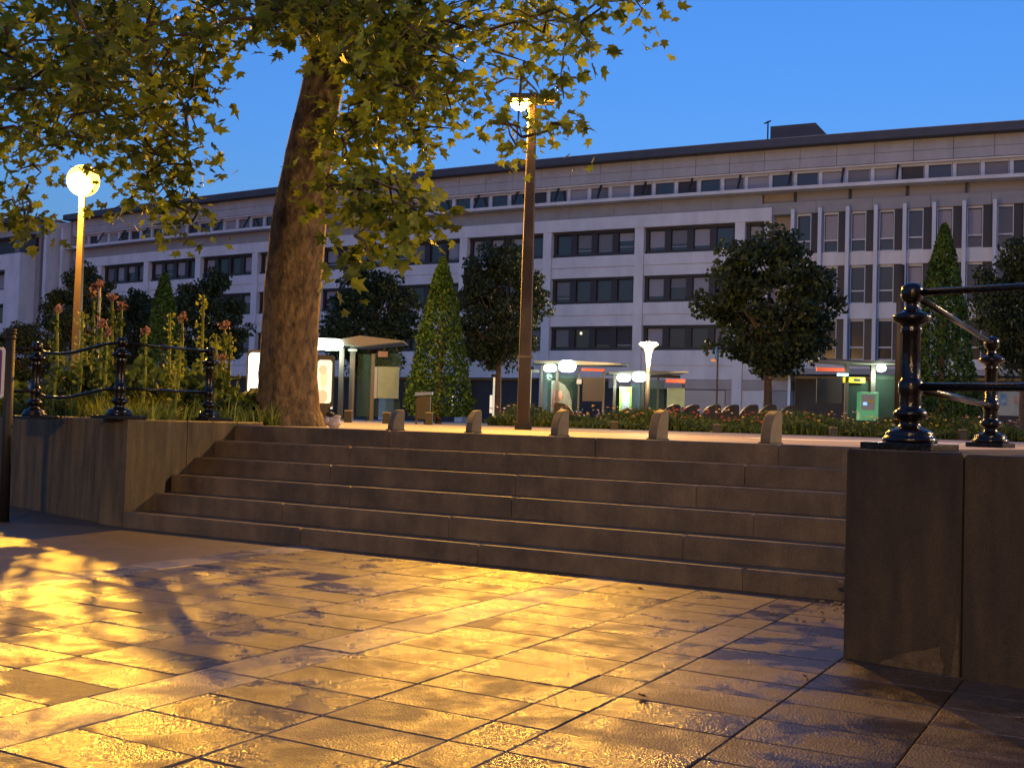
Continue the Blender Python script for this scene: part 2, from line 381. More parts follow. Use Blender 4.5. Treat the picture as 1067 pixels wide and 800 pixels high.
# ================================================================== RAILINGS
PROF = [(0.001, .034), (.123, .034), (.126, .05), (.118, .062), (.106, .068), (.112, .08), (.095, .094), (.06, .105), (.048, .122), (.045, .138), (.062, .148), (.077, .163), (.078, .178), (.066, .19), (.05, .2), (.052, .215), (.048, .25), (.052, .268), (.057, .28), (.057, .32), (.048, .33), (.044, .34), (.0435, .345), (.0425, .548), (.05, .56), (.05, .575), (.044, .585), (.056, .6), (.084, .613), (.091, .628), (.085, .643), (.05, .655), (.035, .67), (.028, .69), (.03, .703), (.04, .708), (.05, .722), (.0535, .748), (.049, .775), (.034, .79), (.001, .798)]
def make_post(root, loc, k=1.0, rot=0.0, plinth=.17):
    loc = Vector(loc); mb = MB()
    mb.lathe([(r*k, z*k) for r, z in PROF], 32, loc, flute=(.343*k, .55*k))
    po = mb.build('post', M['iron'], root, smooth=True)
    d = Vector((cos(rot), sin(rot), 0)); e = Vector((-d.y, d.x, 0)); q = plinth
    MB().box(-q, q, -q, q, 0, .034*k, 0, lambda x, y, z: loc+d*x+e*y+Vector((0, 0, z))).build('plinth', M['iron'], po, bevel=.003)
    return loc
rr = thing('iron_railing', W(-.98, 5.6, HR), 'glossy black cast iron railing on the right wall beside the steps', 'railing')
q1 = make_post(rr, W(-.985, 5.58, HR), rot=math.atan2(dR.y, dR.x)); q2 = make_post(rr, W(-.985, 8.72, HR-.004), rot=math.atan2(dR.y, dR.x), plinth=.13)
def rail(root, p, q, r=.018, sub=None):
    return MB().tube([p, q] if not sub else [p]+sub+[q], r, 12).build('rail', M['iron'], root, smooth=True)
def up(p, z): return Vector(p)+Vector((0, 0, z))
qe = q1+dR*2.6
for z, r in ((.748, .017), (.3, .02)):
    rail(rr, up(q1, z), up(q2, z), r); rail(rr, up(q1, z), up(qe, z), r)
make_post(rr, qe, rot=math.atan2(dR.y, dR.x))
lr = thing('iron_railing', W(A0-.2, P0s+.2, HL), 'glossy black cast iron railing before the tall flowers on the left wall', 'railing')
KL = .93
def wl_at(u, v, Y): q = at(u, v, Y); return Vector((q.x, Y, HL))
l1 = make_post(lr, wl_at(124, 430, 10.15), KL, -AZ); l2 = make_post(lr, wl_at(217, 430, 11.3), KL, -AZ)
l0 = make_post(lr, up(wl_at(36, 430, 10.75), -.03), KL, -AZ); lm = up(l1.lerp(l0, .6), -.02)
le = l0+(l0-l1)*1.4; 
for z in (.745*KL, .3*KL):
    rail(lr, up(l1, z), up(l2, z), .015)
    rail(lr, up(l1, z), up(l0, z-.01), .015, [up(l1.lerp(l0, .18), z-.008), up(l1.lerp(l0, .55), z-.07), up(l1.lerp(l0, .72), z-.078), up(l1.lerp(l0, .9), z-.06)])
    rail(lr, up(l0, z-.01), up(le, z-.01), .015)

# sign pole at the far left
g = gnd(4, 543, 0)
sp = thing('sign_pole', g, 'dark ribbed post with a rounded white-edged sign at the left edge', 'sign pole')
top_ = at(11.5, 344, g.y)
d = (top_-g)
MB().tube([g, g+d*.985], [.045, .04], 14).build('pole', M['dark'], sp, smooth=True)
mb = MB()
for t in (.96, .985, 1.0): c = g+d*t; mb.lathe([(.001, -.012), (.047, -.01), (.05, 0), (.047, .01), (.001, .013)], 14, c)
mb.build('cap', M['dark'], sp, smooth=True)
c = at(-13, 388, g.y-.08)
def rrect(w, h, r, n=5):
    pts = []
    for cx, cz, a0 in ((w-r, h-r, 0), (-w+r, h-r, pi/2), (-w+r, -h+r, pi), (w-r, -h+r, 1.5*pi)):
        for k in range(n+1): a = a0+pi/2*k/n; pts.append((cx+r*cos(a), cz+r*sin(a)))
    return pts
fr = lambda x, y, z: (c.x+x, c.y+y, c.z+z)
sgn = MB().prism(rrect(.145, .23, .03), 0, .02, fr).build('sign_plate', M['white'], sp)
MB().prism(rrect(.125, .21, .025), -.003, .001, fr).build('sign_face', mat('violet_sign_face', (.12, .05, .2), .4), sgn)

# ================================================================== STREET LAMPS
def lamp_tall(u, vtop, Y, label, power, wpx=.28, glare=1.0, light_only_side=True):
    b = at(u[0], 430, Y); b.z = TOP-.01
    t = at(u[1], vtop, Y); t = Vector((b.x, Y, t.z))
    r = thing('street_lamp', b, label, 'street lamp', 'tall sodium street lamps')
    hw = wpx/2; z1 = t.z-b.z
    mb = MB()
    prev = 0
    vs = []
    for z, k in ((0, 1.0), (z1*.5, .9), (z1*.93, .68), (z1, .62)):
        vs += [(b.x+sx*hw*k, b.y+sy*hw*k, b.z+z) for sx, sy in ((-1, -1), (1, -1), (1, 1), (-1, 1))]
    fs = [(i*4+k, i*4+(k+1) % 4, i*4+4+(k+1) % 4, i*4+4+k) for i in range(3) for k in range(4)]+[(3, 2, 1, 0), (12, 13, 14, 15)]
    mb.add(vs, fs); pl = mb.build('pole', M['pole'], r, bevel=.02)
    MB().box(b.x-hw-.03, b.x+hw+.03, b.y-hw-.03, b.y+hw+.03, b.z, b.z+.12).build('base_plate', M['dark'], pl, bevel=.01)
    MB().box(b.x-hw*.98-.02, b.x+hw*.98+.02, b.y-hw-.01, b.y+hw+.01, b.z+1.12, b.z+1.15).build('band', M['bollard'], pl)
    # twin-armed lantern: a dark hood with lit bowls beneath on both sides
    hd = MB()
    for sx in ((-1, 1) if glare < 2 else ()):
        hd.box(b.x+sx*.02, b.x+sx*.36, b.y-.16, b.y+.16, t.z+.02, t.z+.12)
    hd.box(b.x-.06, b.x+.06, b.y-.1, b.y+.1, t.z-.02, t.z+.16)
    h = hd.build('lantern_hood', M['pole'], r, bevel=.02)
    for sx in ((-1,) if glare < 2 else (-1, 1)):
        bw = MB(); n = 12
        cx = b.x+sx*.2
        bw.lathe([(.001, -.11*glare), (.08*glare, -.1*glare), (.13*glare, -.05*glare), (.14*glare, .0), (.001, .015)], 16, (cx, b.y, t.z))
        if glare > 2:
            if sx > 0: continue
            bw = MB(); cx = b.x; bw.lathe([(.001, -.36)]+[(.36*sin(pi*q/12), -.36*cos(pi*q/12)) for q in range(1, 12)]+[(.001, .36)], 24, (cx, b.y, t.z+.1))  # oversized globe: the lamp's glare is put into its shape
        bw.build('lamp_bowl', M['sodium'] if glare < 2 else M['glare_globe'], h, smooth=True)
        point('sodium_light', (cx, b.y-(.42 if glare > 2 else 0), t.z-(.2 if glare < 2 else .15)), power, SODIUM, .12, r)
    return r
lamp_tall((545.5, 553), 108, 17.5, 'tall lit street lamp standing in the square right of the big plane tree', 530, .205)
lamp_tall((76.5, 86), 193, 25.5, 'glaring lit street lamp behind the left flower bank under the leaves', 1050, .18, glare=2.6)

def fill_lamp(b_, TOP0, pw, lab):  # out-of-view lamps, added to give warm fill on the steps and trunk
    r = thing('street_lamp', (b_.x, b_.y, TOP0), lab, 'street lamp', 'tall sodium street lamps')
    MB().box(b_.x-.1, b_.x+.1, b_.y-.1, b_.y+.1, TOP0-.01, 6.2).build('pole', M['pole'], r, bevel=.01)
    h = MB().box(b_.x-.4, b_.x+.4, b_.y-.16, b_.y+.16, 6.201, 6.33).build('lantern_hood', M['pole'], r, bevel=.02)
    MB().lathe([(.001, 6.05), (.1, 6.08), (.13, 6.14), (.14, 6.2), (.001, 6.2)], 16, (b_.x-.26, b_.y, 0)).build('lamp_bowl', M['sodium'], h, smooth=True)
    point('sodium_light', (b_.x-.26, b_.y, 5.9), pw, (1, .64, .33), .3, r)
fill_lamp(Vector((-2.5, -9.5, 0)), 0, 580, 'unseen street lamp of the lower square behind the viewer, added for warm fill light')
fill_lamp(Vector((14.5, 8.5, 0)), TOP, 620, 'unseen street lamp of the upper square beyond the right wall, added for fill light')
# unseen terrace of houses behind the camera, added to shade the foreground from the sky
tw_ = thing('unseen_terrace', (0, -16, 0), 'unseen brick terrace behind the viewer, added to block sky light from the foreground', 'building')
MB().box(-45, 40, -30, -16, -.02, 15).build('wall', mat('terrace_brick', (.28, .2, .14), .85, .15, 1), tw_)
MB().add([(-46, -31, 15.002), (41, -31, 15.002), (41, -15.5, 15.002), (-46, -15.5, 15.002), (-46, -23, 20), (41, -23, 20)], [(0, 1, 2, 3), (0, 4, 5, 1), (3, 2, 5, 4), (0, 3, 4), (1, 5, 2)]).build('roof', M['roof'], tw_)
for i in range(20):
    for z in (1.2, 4.6, 8, 11.4):
        x = -43+i*4.2
        if (i*7+int(z)) % 20 < 5: continue
        fo = MB().box(x, x+1.4, -15.99, -15.93, z, z+2).build('window', M['white'], tw_)
        MB().box(x+.1, x+1.3, -15.93, -15.92, z+.1, z+1.9).build('pane', M['pane'], fo)

# ================================================================== BUILDING
QA, QB, QC = 2.14916918e-03, -5.46203927e-01, 7.99403909e+01
_x = np.arange(-70, 60, .02); _y = QA*_x**2+QB*_x+QC
_s = np.concatenate([[0], np.cumsum(np.hypot(np.diff(_x), np.diff(_y)))])
_s -= _s[np.argmin(abs(_x+60))]
def FP(s, h, d=0.0):
    x = float(np.interp(s, _s, _x)); y = QA*x*x+QB*x+QC; t = 2*QA*x+QB; l = math.hypot(1, t)
    return Vector((x+t/l*d, y-1/l*d, h+EYE))
def fbox(mb, s0, s1, h0, h1, d0, d1, mi=0, seg=4.0):
    n = max(1, int(math.ceil((s1-s0)/seg))); ss = [s0+(s1-s0)*k/n for k in range(n+1)]
    vs = []
    for s in ss: vs += [FP(s, h0, d0), FP(s, h0, d1), FP(s, h1, d1), FP(s, h1, d0)]
    fs = [(i*4+k, i*4+4+k, i*4+4+(k+1) % 4, i*4+(k+1) % 4) for i in range(n) for k in range(4)]+[(0, 1, 2, 3), (n*4+3, n*4+2, n*4+1, n*4)]
    return mb.add(vs, fs, mi)
G = -.11
bd = thing('office_building', FP(75, G, 0), 'long pale four storey office block with dark ribbon windows across the square', 'building')
SL, SR = 22.2, 122.0
m = MB()
fbox(m, SL, SR, G, 14.6, -12, -1.0); fbox(m, SL, SR, 14.6, 17.9, -12, -.6); m.build('wall', M['concrete'], bd)
m = MB(); fbox(m, SL-.5, SR, 17.93, 18.42, -12.5, .85); rf = m.build('roof', M['roof'], bd)
m = MB(); fbox(m, SL-.5, SR, 18.422, 18.47, -12.4, .8); m.build('roof_edging', M['clad_g'], rf)
m = MB(); q0, q1_ = 90.4, 93.4
m.hexa([FP(q0, 18.5, -1), FP(94.4, 18.5, -1), FP(94.4, 18.5, -7), FP(q0, 18.5, -7), FP(q0, 19.75, -1), FP(93.3, 19.75, -1), FP(93.3, 19.75, -7), FP(q0, 19.75, -7)])
ph = m.build('penthouse', M['roof'], rf)
MB().tube([FP(90.0, 18.5, -2), FP(90.0, 20.4, -2)], .05, 6).tube([FP(89.75, 20.25, -2), FP(90.2, 20.4, -2)], .05, 6).build('antenna', M['dark'], rf)
# frieze in two courses of panels
m = MB(); s = SL
while s < SR-.1:
    e = min(SR, s+2.27)
    fbox(m, s+.012, e-.012, 16.62, 17.22, -.6, .1); fbox(m, s+.012, e-.012, 17.24, 17.92, -.6, .1); s = e
m.build('frieze', M['frieze'], bd)
m = MB(); fbox(m, SL, SR, 16.5, 16.6, -.6, .02); fbox(m, SL, SR, 16.45, 16.5, -.6, -.2); m.build('attic_lintel', M['clad'], bd)
# ledge and the grey band below
m = MB(); fbox(m, SL-.4, SR, 15.15, 15.36, -.6, .75); fbox(m, SL, SR, 15.36, 15.46, -.6, -.2); m.build('ledge', M['clad'], bd)
m = MB(); s = SL
while s < SR-.1: e = min(SR, s+3.4); fbox(m, s+.01, e-.01, 14.17 if e < 92 else 13.75, 15.13 if e < 92 else 14.5, -1, -.05); s = e
m.build('grey_band', M['clad_g'], bd)
# slit windows beneath the ledge on the right
m = MB(); fbox(m, 92, SR, 14.51, 15.14, -1, -.35); m.build('slit_window', M['blind'], bd)
s = 92.2
while s < SR-1: m = MB(); fbox(m, s, s+.12, 14.51, 15.14, -.35, -.05); m.build('slit_mullion', M['shutter'], bd); s += 3.38
# attic windows: each one frame + pane
rg = random.Random(11)
s = 22.6; k = 0
while s < SR-2 and k < 100:
    f = MB(); e = s+1.55
    for x0, x1, z0, z1 in ((s, s+.22, 15.46, 16.45), (e-.03, e, 15.46, 16.45), (s+.22, e-.03, 16.36, 16.45), (s+.22, e-.03, 15.46, 15.53)):
        fbox(f, x0, x1, z0, z1, -.55, -.28)
    fo = f.build('attic_window', M['fin'], bd)
    pm = MB(); fbox(pm, s+.22, e-.03, 15.53, 16.36, -.6, -.45); pm.build('pane', rg.choice([M['pane'], M['pane'], M['blind2'], M['blind'], M['wframe']]), fo)
    s += 1.58; k += 1
# raking struts in front of the attic glazing
s = 75.74-3.25*16
while s < 100.5:
    if s > SL:
        m = MB()
        a, b = FP(s, 15.36, .6), FP(s, 16.6, -.2); t = (FP(s+.1, 0, 0)-FP(s, 0, 0)).normalized()*.06; q = Vector((0, 0, .16))
        m.hexa([a-t, a+t, b+t, b-t, a-t+q, a+t+q, b+t+q, b-t+q]); m.build('raking_strut', M['wframe'], bd)
    s += 3.25
# white frame, main part
m = MB(); s = SL+1.0
fbox(m, s, 90.9, 13.32, 14.16, -1, .35)
m.build('frame_beam', M['clad'], bd)
ROWS = [(11.55, 13.30), (8.27, 10.08), (5.06, 6.73)]
SP = [(10.08, 11.55), (6.73, 8.27), (3.14, 5.06)]
m = MB(); s = 82.0-6.87*8
PIL = []
while s < 89.5: PIL.append(s); s += 6.87
for s in PIL: m = MB(); fbox(m, s-.32, s+.32, G, 13.32, -1, .30); m.build('pilaster', M['clad'], bd)
m = MB(); fbox(m, 90.45, 90.9, 3.2, 13.32, -1, .30); m.build('pilaster', M['clad'], bd)
for (z0, z1) in SP:
    zm = z0+(z1-z0)*.47
    for i in range(len(PIL)):
        a = PIL[i]+.33; b = (PIL[i+1]-.33) if i+1 < len(PIL) else 90.44
        m = MB(); fbox(m, a, b, z0, zm-.02, -1, .12); fbox(m, a, b, zm-.02, zm+.02, -1, .06); fbox(m, a, b, zm+.02, z1, -1, .15); m.build('spandrel', M['clad'], bd)
for i in range(len(PIL)):
    a = PIL[i]+.33; b = (PIL[i+1]-.33) if i+1 < len(PIL) else 90.44
    nw = 4 if b-a > 3 else 1
    for r_, (z0, z1) in enumerate(ROWS):
        f = MB(); fbox(f, a, b, z1-.16, z1, -.6, -.05); fbox(f, a, b, z0, z0+.2, -.6, -.02)
        ww = (b-a)/nw
        for k in range(nw):
            fbox(f, a+ww*k, a+ww*k+.22, z0+.2, z1-.16, -.6, -.12); fbox(f, a+ww*(k+1)-.22, a+ww*(k+1), z0+.2, z1-.16, -.6, -.12)
        fo = f.build('ribbon_window', M['wframe'], bd)
        for k in range(nw):
            x0, x1 = a+ww*k+.22, a+ww*(k+1)-.22
            t = rg.random(); zb = z0+.2+(.45 if t < .6 else .2)
            pm = MB(); fbox(pm, x0, x1, z0+.2, z1-.16, -.6, -.3)
            pm.build('pane', M['pane'], fo)
            if t < .72:
                bl = MB(); lo = rg.choice([.25, .25, .45, .8]); fbox(bl, x0+.05, x1-.05, z0+.2+lo, z1-.2, -.3, -.285)
                bl.build('blind', rg.choice([M['blind'], M['blind2'], M['blind2'], M['wframe']] if r_ else [M['blind'], M['blind'], M['blind2']]), fo)
                if t < .4:
                    ra = MB(); fbox(ra, x0+.05, x1-.05, z0+.25+lo*.4, z0+.31+lo*.4, -.3, -.27); ra.build('transom', M['blind'], fo)
# right part with slender fins
fs0 = 92.26; FS = 1.675
m = MB(); k = 0; fins = []
while fs0+FS*k < SR-1: fins.append(fs0+FS*k); k += 1
for s in fins: m = MB(); fbox(m, s-.11, s+.11, 4.3, 13.95, -1, .5); m.build('fin', M['fin'], bd)
RR = [(11.18, 13.75), (7.96, 10.35), (4.45, 7.0)]
for z0, z1 in ((10.35, 11.18), (7.0, 7.96), (3.9, 4.45)):
    m = MB(); fbox(m, fins[0], fins[-1], z0, z1, -1, .0); m.build('window_apron', M['clad'], bd)
for s in fins[:-1]:
    for r_, (z0, z1) in enumerate(RR):
        f = MB(); x0 = s+.14; x1 = s+FS*.62; x2 = s+FS-.12
        for a_, b_, c_, d_ in ((x0, x0+.06, z0, z1), (x1-.05, x1, z0, z1), (x0+.06, x1-.05, z1-.14, z1), (x0+.06, x1-.05, z0, z0+.08), (x0+.06, x1-.05, z0+.75, z0+.84)):
            fbox(f, a_, b_, c_, d_, -.6, -.22)
        fo = f.build('narrow_window', M['fin'], bd)
        pm = MB(); fbox(pm, x0+.06, x1-.05, z0+.08, z1-.14, -.6, -.4); pm.build('pane', M['pane'], fo)
        sm = MB(); fbox(sm, x1+.01, x2, z0, z1, -.6, -.2); sm.build('shutter', M['shutter'], fo)
        if rg.random() < (.6 if r_ == 0 else .15):
            bl = MB(); lo = rg.choice([.8, .85, 1.3]) if r_ == 0 else 1.2; fbox(bl, x0+.1, x1-.09, z0+lo, z1-.2, -.4, -.38); bl.build('blind', M['blind'], fo)
# ground floor
m = MB(); fbox(m, SL, 92, G, 3.0, -1, -.75); m.build('shop_front', M['wframe'], bd)
gfm = MB(); fbox(gfm, 84.9, 88.1, G, 2.45, -.75, .1)
z = G
sh = MB()
while z < 2.4: fbox(sh, 84.95, 88.05, z, z+.09, .1, .14); z += .12
gfm.build('shutter_backing', M['concrete'], bd); sh.build('roller_shutter', M['rollsh'], bd)
m = MB(); fbox(m, 80.0, 92.3, 2.5, 3.12, -1, .14); fbox(m, 88.15, 89.1, G, 2.48, -.9, .16); m.build('stone_pier', M['concrete'], bd)
m = MB(); fbox(m, 89.2, 90.9, G, 2.48, -.9, .1); m.build('white_panel', M['clad'], bd)
m = MB(); fbox(m, 91.0, 92.1, G, 2.48, -.9, .05); m.build('grey_panel', M['clad_g'], bd)
m = MB(); fbox(m, 92.12, 92.28, G, 3.6, -.9, .2); m.build('white_post', M['white'], bd)
m = MB(); fbox(m, 92.4, SR, G, 3.3, -1, -.8); m.build('shop_front', M['dark'], bd)
m = MB(); fbox(m, 91, SR, 3.5, 3.85, -1, 1.2); m.build('canopy_slab', M['clad_g'], bd)
for s in (30, 41, 55.5, 67, 70.3, 73.2):
    m = MB(); fbox(m, s, s+.2, .6, 1.9, -.74, -.7); m.build('lit_doorway', emis('warm_shop_light', (1, .75, .4), .9*KE), bd)
# small lights seen in the first-floor windows
for s in (77.6, 79.9):
    m = MB(); fbox(m, s, s+.13, 6.2, 6.36, -.28, -.24); m.build('window_lamp', emis('window_lamp', (1, .7, .35), 2.5*KE), bd)

# left wing
wg = thing('office_building', FP(10, G, 4), 'pale office wing at the far left with a white frame and stair tower', 'building')
m = MB(); fbox(m, -6, 18.4, G, 17.9, -12, 1.0); m.build('wall', M['clad_g'], wg)
m = MB(); fbox(m, -6.5, 18.9, 17.9, 18.35, -12.5, 3.0); m.build('roof', M['roof'], wg)
m = MB(); fbox(m, -6, 18.4, 16.75, 17.88, 1.0, 2.0); m.build('frieze', M['frieze'], wg)
m = MB(); fbox(m, -6, 17.6, 13.4, 14.9, 1.0, 2.6); m.build('frame_beam', M['clad'], wg)
m = MB(); fbox(m, 14.9, 17.6, G, 13.4, 1.0, 2.6); m.build('frame_pier', M['clad'], wg)
for z0, z1 in ((10.1, 11.5), (6.7, 8.2), (3.3, 5.0)):
    m = MB(); fbox(m, -6, 14.7, z0, z1, 1.0, 2.3); m.build('spandrel', M['clad'], wg)
m = MB(); fbox(m, 19.9, 20.4, G, 17.9, -2, 1.6); m.build('tower_pier', M['clad'], wg)
m = MB(); fbox(m, 21.6, 21.9, G, 17.2, -2, .9); m.build('tower_pier', M['clad'], wg)
m = MB(); fbox(m, 18.6, 22.1, G, 17.85, -6, .2); m.build('stair_tower', M['frieze'], wg)
for zi, (z0, z1) in enumerate(((11.51, 13.38), (8.21, 10.09), (5.01, 6.69))):
    for s in (-5, -1.1, 2.8, 6.7, 10.6):
        f = MB(); fbox(f, s, s+3.88, z0, z1, 1.0, 1.5); fo = f.build('ribbon_window', M['wframe'], wg)
        for k in range(3):
            pm = MB(); fbox(pm, s+.25+1.2*k, s+1.2+1.2*k, z0+.25, z1-.25, 1.5, 1.53); pm.build('pane', rg.choice([M['blind'], M['blind2'], M['blind2'], M['pane']]), fo)
for s in (-5, 0, 5, 10, 14):
    f = MB(); fbox(f, s, s+4, 15.1, 16.6, 1.0, 1.3); fo = f.build('attic_window', M['wframe'], wg)
    pm = MB(); fbox(pm, s+.3, s+1.2, 15.3, 16.5, 1.3, 1.33); pm.build('pane', M['blind2'], fo)

# ================================================================== BACKGROUND TREES
def leafquads(mb, c, size, rg, n=1):
    for _ in range(n):
        d = Vector((rg.gauss(0, 1), rg.gauss(0, 1), rg.gauss(0, .8))).normalized(); e = d.orthogonal().normalized()
        e = (Matrix.Rotation(rg.uniform(0, 2*pi), 3, d) @ e); f = d.cross(e)
        s = size*rg.uniform(.6, 1.3); w_ = s*.38
        mb.add([c-e*s*.5, c+f*w_-e*s*.05+d*s*.08, c+e*s*.6, c-f*w_-e*s*.05+d*s*.08], [(0, 1, 2, 3)])
def round_crown(H=7.0, base=1.9, R=2.5, seed=1, n=15000):
    rg = random.Random(seed); mb = MB(); cl = []
    cz = (H+base)/2; rz = (H-base)/2
    while len(cl) < 150:
        x, y, z = rg.uniform(-1, 1), rg.uniform(-1, 1), rg.uniform(-1, 1); q = x*x+y*y+z*z
        if .25 < q < 1:
            wd = 1.0-.25*max(0, z)
            jt = rg.uniform(.86, 1.1); x *= jt; y *= jt
            cl.append((Vector((x*R*.9*wd, y*R*.9*wd, cz+z*rz*.93*rg.uniform(.93, 1.05))), rg.uniform(.35, .62)))
    for k in range(n):
        c, r = cl[rg.randrange(len(cl))]
        d = Vector((rg.gauss(0, 1), rg.gauss(0, 1), rg.gauss(0, 1))).normalized()*r*rg.random()**.4
        d.z *= .7
        leafquads(mb, c+d, .17, rg)
    return mb, cl
def cone_crown(H=4.6, base=.25, R=.85, seed=1, n=9000):
    rg = random.Random(seed); mb = MB()
    for k in range(n):
        t = rg.random()**1.35*.999; z = base+(H-base)*t
        prof = R*((1-t)**.72)*(1.0 if t > .08 else .8+2.5*t)*1.04+.02
        a = rg.uniform(0, 2*pi); lump = 1+.06*sin(5*a+z*4)+.05*sin(9*a-z*7)
        r = prof*lump*(1-.35*rg.random()**2.5)*(1+rg.gauss(0, .025))
        leafquads(mb, Vector((r*cos(a), r*sin(a), z)), .1, rg)
    return mb
protos = {}
def round_tree(key, seed, H, base, R):
    r = thing('round_tree', (0, 0, 0), 'x', 'tree', 'clipped round trees in front of the offices')
    mb, cl = round_crown(H, base, R, seed); mb.build('crown', M['leaf_d'], r)
    t = MB(); t.tube([(0, 0, 0), (.03, 0, base*.6), (.0, .02, base+.6), (0, 0, H*.75)], [.17, .14, .12, .04], 10)
    rg = random.Random(seed)
    for c, _ in cl[:26]: t.tube([(0, 0, base+.3+rg.random()*1.2), c], [.05, .012], 5)
    t.build('trunk', M['bark_d'], r); return r
def cone_tree(seed, H, R):
    r = thing('cone_tree', (0, 0, 0), 'x', 'tree', 'clipped cone trees in the square')
    cone_crown(H, .25, R, seed).build('crown', M['leaf_c'], r)
    MB().tube([(0, 0, 0), (0, 0, .5), (0, 0, H*.8)], [.1, .09, .03], 8).build('trunk', M['bark_d'], r); return r
RT = [round_tree(0, 1, 7.2, 1.9, 2.5), round_tree(1, 2, 7.2, 1.9, 2.5)]
CT = [cone_tree(5, 4.7, .95), cone_tree(6, 4.7, .95)]
used = set()
def place(pool, i, u, vtop, wpx, Y, label, H0, R0):
    src = pool[i % 2]
    key = (id(pool), i % 2)
    o = src if key not in used else copy_tree(src); used.add(key)
    t = at(u, vtop, Y); o.location = (t.x, Y, TOP-.01)
    o.scale = (wpx*Y/F_PX/(2*R0),)*2+((t.z-TOP)/H0,); o.rotation_euler.z = i*1.3
    o['label'] = label
place(RT, 0, 803, 235, 158, 38, 'big dark round tree left of the slim mast, trunk visible behind the bollards', 7.2, 2.5)
place(RT, 1, 524, 250, 112, 44, 'round tree half hidden by the tall central lamp post', 7.2, 2.5)
place(RT, 2, 390, 275, 118, 46, 'round tree above the left bus shelter roof', 7.2, 2.5)
place(RT, 3, 1068, 244, 118, 38, 'dark round tree cut off by the right edge', 7.2, 2.5)
place(RT, 4, 217, 280, 96, 44, 'round tree close left of the plane trunk', 7.2, 2.5)
place(RT, 5, 142, 300, 76, 48, 'smaller round tree behind the left flower stalks', 7.2, 2.5)
place(RT, 6, 92, 274, 92, 42, 'round tree directly behind the left street lamp pole', 7.2, 2.5)
place(RT, 7, 28, 335, 84, 40, 'low round tree near the left edge', 7.2, 2.5)
place(CT, 0, 462, 268, 70, 31, 'green cone tree beside the litter bin', 4.7, .95)
place(CT, 1, 984, 233, 76, 31, 'tall cone tree behind the right iron railing', 4.7, .95)
place(CT, 2, 172, 284, 58, 38, 'cone tree behind the tall flowers, left of the plane tree', 4.7, .95)

# ================================================================== PLANE TREE
tb = Vector((-2.58, 12.7, TOP-.01))
pt = thing('plane_tree', tb, 'large leaning plane tree lit orange at the head of the steps', 'tree')
def T3(u, v, Y): return at(u, v, Y)
spine = [(298, 447, 12.7), (298, 425, 12.7), (299, 390, 12.7), (301, 340, 12.7), (306, 280, 12.6), (312, 220, 12.5), (322, 160, 12.4), (334, 100, 12.3), (343, 50, 12.2), (350, 0, 12.1), (362, -60, 12.0)]
radpx = [40, 33, 30, 29, 29, 27, 24, 21, 19, 17, 16]
n = 28; vs = []; rg = random.Random(5)
fine = []
for i in range(len(spine)-1):
    for k in range(4):
        t = k/4; fine.append((T3(*spine[i]).lerp(T3(*spine[i+1]), t), (radpx[i]*(1-t)+radpx[i+1]*t)*12.4/F_PX))
for j, (c, r) in enumerate(fine):
    for k in range(n):
        a = 2*pi*k/n
        b = 1+.05*sin(3*a+1+j*.05)+.035*sin(7*a+j*.12)+rg.gauss(0, .012)+(.12*max(0, cos(3*a+.6))*max(0, 1-j/6))
        vs.append((c.x+r*b*cos(a), c.y+r*b*sin(a), c.z))
fs = [(i*n+k, i*n+(k+1) % n, (i+1)*n+(k+1) % n, (i+1)*n+k) for i in range(len(fine)-1) for k in range(n)]
MB().add(vs, fs+[tuple(range((len(fine)-1)*n, len(fine)*n))]).build('trunk', M['bark'], pt, smooth=True)
# crown: clumps in a broad volume, joined by branchlets growing from the limbs
blobs = [  # u, v, ru, rv, Ymin, Ymax, count, leaf size
    (60, 20, 110, 60, 7.5, 13.5, 105, .17), (150, 45, 90, 55, 8, 14, 85, .16), (30, 100, 60, 50, 8, 13, 55, .16),
    (110, 110, 80, 45, 8, 13, 55, .15), (180, 130, 38, 50, 9, 13, 30, .16), (70, 165, 70, 35, 9, 13, 28, .15),
    (160, 185, 45, 35, 10, 13, 20, .15), (30, 215, 32, 22, 9, 12, 10, .15), (185, 222, 20, 16, 10, 12, 5, .14), (115, 215, 22, 16, 9, 12, 4, .14),
    (215, 60, 26, 40, 9, 12, 14, .16), (250, 6, 50, 20, 8, 12, 24, .17), (285, 40, 10, 26, 8, 9, 3, .16), (300, 18, 40, 20, 9, 12, 20, .17),
    (385, 30, 60, 48, 8, 13, 100, .18), (400, 90, 50, 42, 8.5, 13, 46, .17), (450, 50, 45, 45, 8.5, 13, 52, .17), (360, 130, 26, 40, 10, 12, 18, .17),
    (470, 105, 28, 30, 9, 12, 14, .16), (415, 130, 28, 20, 9, 12, 9, .17), (510, 25, 48, 32, 9, 13, 34, .17), (560, 15, 40, 22, 9, 13, 22, .16),
    (535, 75, 35, 22, 10, 13, 14, .15), (580, 95, 18, 18, 9, 11, 7, .15), (582, 128, 18, 9, 9, 11, 4, .14), (528, 128, 22, 12, 9, 11, 5, .15), (540, 150, 10, 8, 9, 11, 2, .14),
    (615, 28, 22, 16, 8, 10, 7, .15), (655, 8, 36, 12, 8, 10, 10, .15), (612, 62, 18, 14, 8, 10, 3, .15),
    (395, 205, 38, 26, 8, 9.2, 15, .17), (440, 225, 26, 14, 8, 9, 6, .17), (385, 250, 16, 26, 8, 8.8, 5, .17), (355, 195, 18, 20, 9, 10, 5, .16)]
nodes = [T3(350, 0, 12.1), T3(362, -60, 12.0), T3(343, 50, 12.2)]
rg = random.Random(21)
